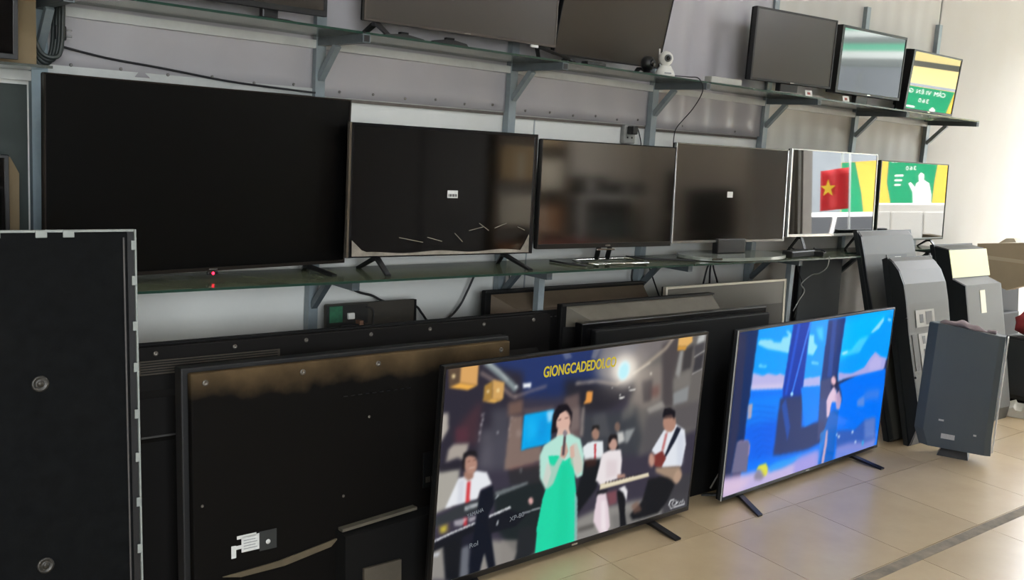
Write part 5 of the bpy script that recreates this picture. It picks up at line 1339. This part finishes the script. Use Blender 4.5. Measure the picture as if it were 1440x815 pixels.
def stand_leg(x, y, rz, l, lab, z):
    t = thing('stand_leg', lab, 'stand leg', (x, y, z), (0, 0, R(rz)), 'loose stand legs on the upper shelf')
    prism_y('leg_bar', [(-l / 2, 0), (l / 2, 0), (l / 2 - 0.01, 0.012), (0.02, 0.02), (-0.02, 0.02), (-l / 2 + 0.01, 0.012)], -0.012, 0.012, BLACK, t, 0.002)
    box('leg_mount', (-0.018, -0.009, 0.0203), (0.018, 0.009, 0.028), BLACKM, t, 0.001)
stand_leg(2.02, -0.26, 4, 0.20, 'loose black stand leg lying under the wide brownish screen', top(2.02))
stand_leg(2.20, -0.30, -8, 0.16, 'second loose black stand leg lying nearer the shelf edge', top(2.2))
rm = thing('remote_control', 'black remote control lying before the tipped television', 'remote', (2.95, -0.31, top(2.95)), (0, 0, R(5)))
box('remote_body', (-0.06, -0.02, 0), (0.06, 0.02, 0.016), BLACK, rm, 0.004)
for q in range(8): box('button', (-0.048 + 0.026 * (q % 4), -0.010 + 0.012 * (q // 4), 0.0162), (-0.036 + 0.026 * (q % 4), -0.003 + 0.012 * (q // 4), 0.018), SCREW, rm)
sp = thing('power_strip', 'pale grey power strip at the front of the upper shelf', 'power strip', (3.80, -0.325, top(3.8)))
box('strip_body', (-0.115, -0.022, 0), (0.115, 0.022, 0.03), mat('strip_grey', 'a9aaa4', 0.5, var=0.3, vs=14), sp, 0.004)
for q in range(4):
    for e in (-0.005, 0.005): box('strip_slot', (-0.085 + q * 0.055 + e - 0.0015, -0.006, 0.0302), (-0.085 + q * 0.055 + e + 0.0015, 0.006, 0.031), BLACK, sp)
for k, (x, lab) in enumerate(((4.49, 'small white price tag with red print below the grey-dark small screen'), (4.84, 'small white price tag beside the thick-sided small screen'))):
    tgx = thing('price_tag', lab, 'tag', (x, -0.34, top(x)), (R(-12), 0, 0), 'price tags on the upper shelf')
    box('tag_card', (-0.03, 0, 0), (0.03, 0.003, 0.032), WHITEP, tgx)
    box('tag_print', (-0.014, -0.001, 0.010), (0.012, -0.0003, 0.022), mat('tag_red', '9a4a40', 0.6), tgx)
# adapters and a slim soundbar beside the oval foot
sb = thing('soundbar', 'slim black soundbar lying behind the oval glass foot', 'soundbar', (4.50, -0.31, ZLO + 0.0005), (0, 0, R(6)))
box('bar_body', (-0.02, -0.03, 0), (0.24, 0.03, 0.035), BLACK, sb, 0.006)
box('bar_grille', (-0.01, -0.0312, 0.006), (0.22, -0.0303, 0.028), DARKG, sb)
for k, (x, y, lab) in enumerate(((4.68, -0.24, 'black power adapter with coiled cable by the white-edged screen'), (4.76, -0.31, 'black power adapter near the shelf edge by the white-edged screen'))):
    ad = thing('power_adapter', lab, 'adapter', (x, y, ZLO + 0.0005), (0, 0, R(25 - 50 * k)), 'power adapters on the lower shelf')
    box('adapter_body', (-0.035, -0.02, 0), (0.035, 0.02, 0.03), BLACK, ad, 0.004)
    tube('adapter_cable', [(0.035, 0, 0.015), (0.07, 0.02, 0.02), (0.06, 0.05, 0.03), (0.02, 0.05, 0.035), (0.0, 0.03, 0.04)], 0.004, CABLE, ad)

# cables
def cable(pts, lab, r=0.004, m=None, grp='loose cables on the wall and shelves'):
    tag(tube('cable', pts, r, m or CABLE), lab, 'cable', grp)
cable([(1.961, -0.05, 1.03), (1.961, -0.05, 0.972), (1.996, -0.05, 0.946), (2.061, -0.05, 0.928), (2.115, -0.05, 0.902), (2.189, -0.05, 0.884), (2.272, -0.05, 0.873), (2.308, -0.05, 0.838), (2.349, -0.05, 0.801), (2.439, -0.05, 0.809), (2.495, -0.05, 0.851), (2.536, -0.05, 0.915), (2.595, -0.05, 1.035)], 'black cable sagging under the lower shelf above the circuit boards', 0.005)
cable([(0.86, -0.05, 1.79), (1.03, -0.036, 1.764), (1.207, -0.034, 1.749), (1.424, -0.034, 1.727), (1.60, -0.034, 1.718), (1.778, -0.05, 1.711)], 'thin dark cable strung along the wall above the large matt black screen', 0.004)
for k in range(4):
    dx = 0.012 * k
    cable([(0.825, -0.075 - 0.022 * k, 1.931), (0.79 - 0.003 * k, -0.075 - 0.022 * k, 1.915), (0.785 - 0.003 * k, -0.08 - 0.02 * k, 1.84), (0.795 + dx * 0.3, -0.085 - 0.016 * k, 1.76), (0.825 + dx * 0.5, -0.09 - 0.016 * k, 1.718 + 0.009 * k), (0.85 + dx * 0.4, -0.085 - 0.016 * k, 1.77), (0.858 + dx * 0.3, -0.08 - 0.02 * k, 1.86), (0.856 + 0.003 * k, -0.075 - 0.022 * k, 1.915), (0.825, -0.075 - 0.022 * k, 1.931)],
          ['hanging grey-green cable loop at the blue-grey post', 'second hanging cable loop at the blue-grey post', 'third hanging cable loop at the blue-grey post', 'outermost hanging cable loop at the blue-grey post'][k], 0.007, mat('cable_grey_green', '2b312f', 0.5))
pg = thing('power_plug', 'black power plug with pale pins hanging by the blue-grey post', 'plug', (0.875, -0.10, 1.80))
box('plug_body', (-0.02, -0.015, 0), (0.012, 0.015, 0.045), BLACK, pg, 0.005)
for q in (0.014, 0.032): box('pin', (0.0123, -0.004, q - 0.002), (0.03, 0.004, q + 0.002), SILVER, pg)
cable([(3.47, -0.27, 1.922), (3.579, -0.30, 1.924), (3.575, -0.365, 1.915), (3.60, -0.372, 1.863), (3.72, -0.22, 1.787), (3.80, -0.06, 1.70), (3.815, -0.03, 1.645), (3.82, -0.03, 1.56)], 'thin cable falling from the white security camera to the wall', 0.0025)
cable([(3.49, -0.06, 1.66), (3.53, -0.04, 1.675), (3.555, -0.03, 1.66), (3.58, -0.03, 1.593), (3.58, -0.03, 1.5)], 'short cable from the grubby wall socket down behind the screen', 0.003)
cable([(2.775, -0.05, 1.035), (2.771, -0.05, 0.99), (2.776, -0.05, 0.905), (2.776, -0.05, 0.85)], 'straight cable hanging by the second post under the lower shelf', 0.003)
cable([(3.57, -0.06, 1.035), (3.558, -0.06, 0.985), (3.556, -0.06, 0.935), (3.58, -0.06, 0.89), (3.60, -0.06, 0.84)], 'short dark cable with plug under the chrome loop stand', 0.005)
cable([(3.60, -0.12, 1.035), (3.63, -0.11, 0.988), (3.694, -0.10, 0.898), (3.73, -0.10, 0.84)], 'slanting cable under the lower shelf near the silver-framed screen', 0.004)
for k, (x0, x1, x2) in enumerate(((4.075, 4.065, 4.05), (4.10, 4.118, 4.13), (4.125, 4.185, 4.205))):
    cable([(4.10, -0.12, 1.035), (x0, -0.11, 0.98), (x1, -0.10, 0.89), (x2, -0.10, 0.82)], ['left strand of the three black cables under the oval foot', 'middle strand of the three black cables under the oval foot', 'right strand of the three black cables under the oval foot'][k], 0.005)
cable([(4.763, -0.392, 1.06), (4.755, -0.39, 1.0), (4.749, -0.35, 0.96), (4.767, -0.29, 0.94), (4.695, -0.28, 0.893), (4.73, -0.28, 0.851), (4.685, -0.28, 0.797), (4.64, -0.28, 0.742)], 'thin pale wire dangling below the white-edged screen', 0.003, mat('wire_pale', '9a9c98', 0.5))
cable([(4.64, -0.27, 1.035), (4.665, -0.27, 0.966), (4.728, -0.27, 0.866), (4.701, -0.27, 0.786), (4.67, -0.27, 0.70)], 'thin black wire dangling beside the pale wire', 0.003)
cable([(3.46, -0.10, 1.056), (3.52, -0.20, 1.056), (3.62, -0.25, 1.056), (3.70, -0.29, 1.056), (3.73, -0.31, 1.056)], 'black cable lying on the lower shelf between chrome and oval feet', 0.005)
cable([(2.93, -0.14, 1.056), (2.94, -0.22, 1.056), (2.97, -0.28, 1.056), (3.0, -0.31, 1.056)], 'short black cable lying left of the chrome loop stand', 0.005)

# left end of the rack
lt = tv('black television with dark screen cut by the left frame edge, upper tier', -0.12, -0.26, 1.722, 0.835, 0.47, 0, 2.5, S_DARK, None, (0.01, 0.012, 0.016, 0.01), group='televisions left of the blue-grey post', feet=((0.15, -1, 0.06, 0.08, 0), (0.68, 1, 0.06, 0.08, 0)), ground=1.7115)
lc = box('cardboard_sheet', (0.30, -0.16, 1.7118), (0.788, -0.14, 2.3), CARD); tag(lc, 'upright brown cardboard sheet behind the upper left television', 'cardboard')
box('cardboard_fold', (0.30, -0.162, 1.9), (0.788, -0.1602, 1.904), mat('fold_brown', '7d6545', 0.9), lc)
l2 = tv('black television at the left frame edge, lower tier', -0.16, -0.16, 0.985, 0.868, 0.46, 0, 0, S_DARK, None, (0.01, 0.012, 0.016, 0.01), group='televisions left of the blue-grey post', feet=((0.15, -1, 0.06, 0.06, 0), (0.68, 1, 0.06, 0.06, 0)), ground=0.9605)
ls = box('wooden_shelf', (-0.3, -0.33, 0.945), (0.795, -0.05, 0.96), mat('shelf_wood', '6a5a48', 0.7, var=0.4, vs=6)); tag(ls, 'wooden shelf board left of the blue-grey post', 'shelf')
c2 = prism_y('cardboard_sheet', [(0.50, 0.9605), (0.752, 0.9605), (0.755, 1.386), (0.73, 1.436), (0.50, 1.436)], -0.075, -0.06, CARD); tag(c2, 'clipped-corner cardboard sheet behind the lower left television', 'cardboard')
box('cardboard_fold', (0.5, -0.0772, 1.2), (0.75, -0.0752, 1.204), mat('fold_brown', '7d6545'), c2)
dp = box('shade_panel', (0.40, -0.004, 1.0), (0.797, -0.001, 1.66), mat('shade_dark_green', '3a423f', 0.8, var=0.4, vs=5), wall_back)  # dark panel colours in the shade on the wall left of the post

# ================================================================== the opposite side, seen only as reflections
cb = thing('storage_cupboard', 'dark storage cupboard on the opposite side of the shop', 'cupboard', (1.25, -5.98, 0))
box('cupboard_body', (0, 0, 0), (4.8, 0.5, 2.6), mat('cupboard_dark', '1c1a18', 0.6), cb)
for k in range(6): box('cupboard_door', (0.02 + 0.795 * k, 0.5003, 0.05), (0.79 + 0.795 * k, 0.52, 2.55), mat('cupboard_dark_door', '231f1c', 0.5), cb, 0.004)
sr = thing('storage_shelf', 'open storage shelf stacked with cartons opposite the television wall', 'shelf', (6.2, -5.98, 0))
for z in (0.3, 0.8, 1.3, 1.8): box('shelf_board', (0.03, 0, z), (1.30, 0.45, z + 0.03), mat('shelf_wood', '6a5a48'), sr)
for x in (0, 1.30): box('side_board', (x, 0, 0), (x + 0.03, 0.45, 2.3), mat('shelf_wood', '6a5a48'), sr)
CC = [mat('carton_orange', '8a5a34', 0.8), mat('carton_tan', 'b49a72', 0.8), mat('carton_pale', 'c9c0ad', 0.8)]
k = 0
for lev, z in (('lowest board', 0.3305), ('second board', 0.8305), ('third board', 1.3305), ('top board', 1.8305)):
    for j, x in enumerate((6.28, 6.90)):
        c = thing('carton', ['left', 'right'][j] + ' carton on the ' + lev + ' of the opposite storage shelf', 'carton', (x, -5.90, z), (0, 0, 0), 'cartons on the opposite storage shelf')
        box('carton_body', (0, 0, 0), (0.52, 0.36, 0.30 + 0.03 * ((k * 2) % 3)), CC[k % 3], c, 0.003)
        box('carton_tape', (0.23, 0.3602, 0.0), (0.29, 0.361, 0.29), mat('packing_tape', 'c4bca4'), c)
        k += 1
dsk = thing('service_desk', 'wooden service desk with a red cloth opposite the television wall', 'desk', (6.3, -4.9, 0))
box('desk_top', (0, -0.3, 0.72), (1.6, 0.4, 0.75), mat('shelf_wood', '6a5a48'), dsk)
for x in (0.05, 1.5):
    for y in (-0.25, 0.3): box('desk_leg', (x, y, 0), (x + 0.05, y + 0.05, 0.72), STEEL_D, dsk)
box('desk_cloth', (0.1, -0.25, 0.7503), (1.0, 0.38, 0.756), mat('cloth_red_dark', '8a2a2c', 0.9), dsk)
mo = thing('desk_monitor', 'grey-blue screen on the desk opposite, mirrored in the silver-bezel television', 'monitor', (9.08, -5.45, 0), (0, 0, R(90)))
box('monitor_stand', (0.05, -0.10, 0), (0.75, 0.10, 1.0), mat('cupboard_dark', '1c1a18'), mo, 0.01)
box('monitor_neck', (0.35, -0.02, 1.0), (0.45, 0.02, 1.03), BLACK, mo)
box('monitor_body', (0, -0.02, 1.03), (0.8, 0.04, 1.58), BLACK, mo, 0.006)
box('monitor_screen', (0.03, -0.0235, 1.07), (0.77, -0.0203, 1.55), mat('monitor_blue_grey', '5d6f7c', 0.4), mo)

dc = thing('display_cabinet', 'white framed display cabinet opposite, mirrored in the screen on the chrome loop stand', 'cabinet', (7.75, -5.96, 0))
WF = mat('cabinet_white', 'cfccc4', 0.5)
box('cabinet_base', (0, 0, 0), (1.2, 0.42, 0.72), mat('cupboard_dark', '1c1a18'), dc)
for x in (0, 1.16): box('cabinet_post', (x, 0.36, 0.7203), (x + 0.04, 0.40, 1.22), WF, dc)
box('cabinet_top', (0, 0, 1.2203), (1.2, 0.42, 1.26), WF, dc)
box('cabinet_back', (0, 0, 0.7203), (1.2, 0.02, 1.22), mat('cupboard_dark', '1c1a18'), dc)
for q in range(5):
    bt = thing('bottle', ['first', 'second', 'third', 'fourth', 'fifth'][q] + ' bottle from the carton side inside the white display cabinet', 'bottle', (7.9 + 0.2 * q, -5.75, 0.7205), (0, 0, 0), 'bottles in the display cabinet')
    lathe('bottle_body', [(0.04, 0), (0.042, 0.01), (0.042, 0.18), (0.02, 0.24), (0.018, 0.29)], mat('bottle_glass', '5d6b66', 0.2), bt)
    lathe('bottle_cap', [(0.019, 0.2903), (0.02, 0.31), (0.001, 0.312)], WHITEP, bt)
for q, (x, w_, h_) in enumerate(((7.85, 0.35, 0.22), (8.45, 0.4, 0.16))):
    bx = thing('equipment_box', ['tall', 'flat'][q] + ' black equipment box on top of the white display cabinet', 'box', (x, -5.9, 1.2605), (0, 0, 0), 'equipment on the display cabinet')
    box('box_body', (0, 0, 0), (w_, 0.28, h_), BLACKM, bx, 0.006)
    box('box_label', (0.05, 0.2803, 0.05), (0.13, 0.282, h_ - 0.04), mat('cabinet_white', 'cfccc4'), bx)
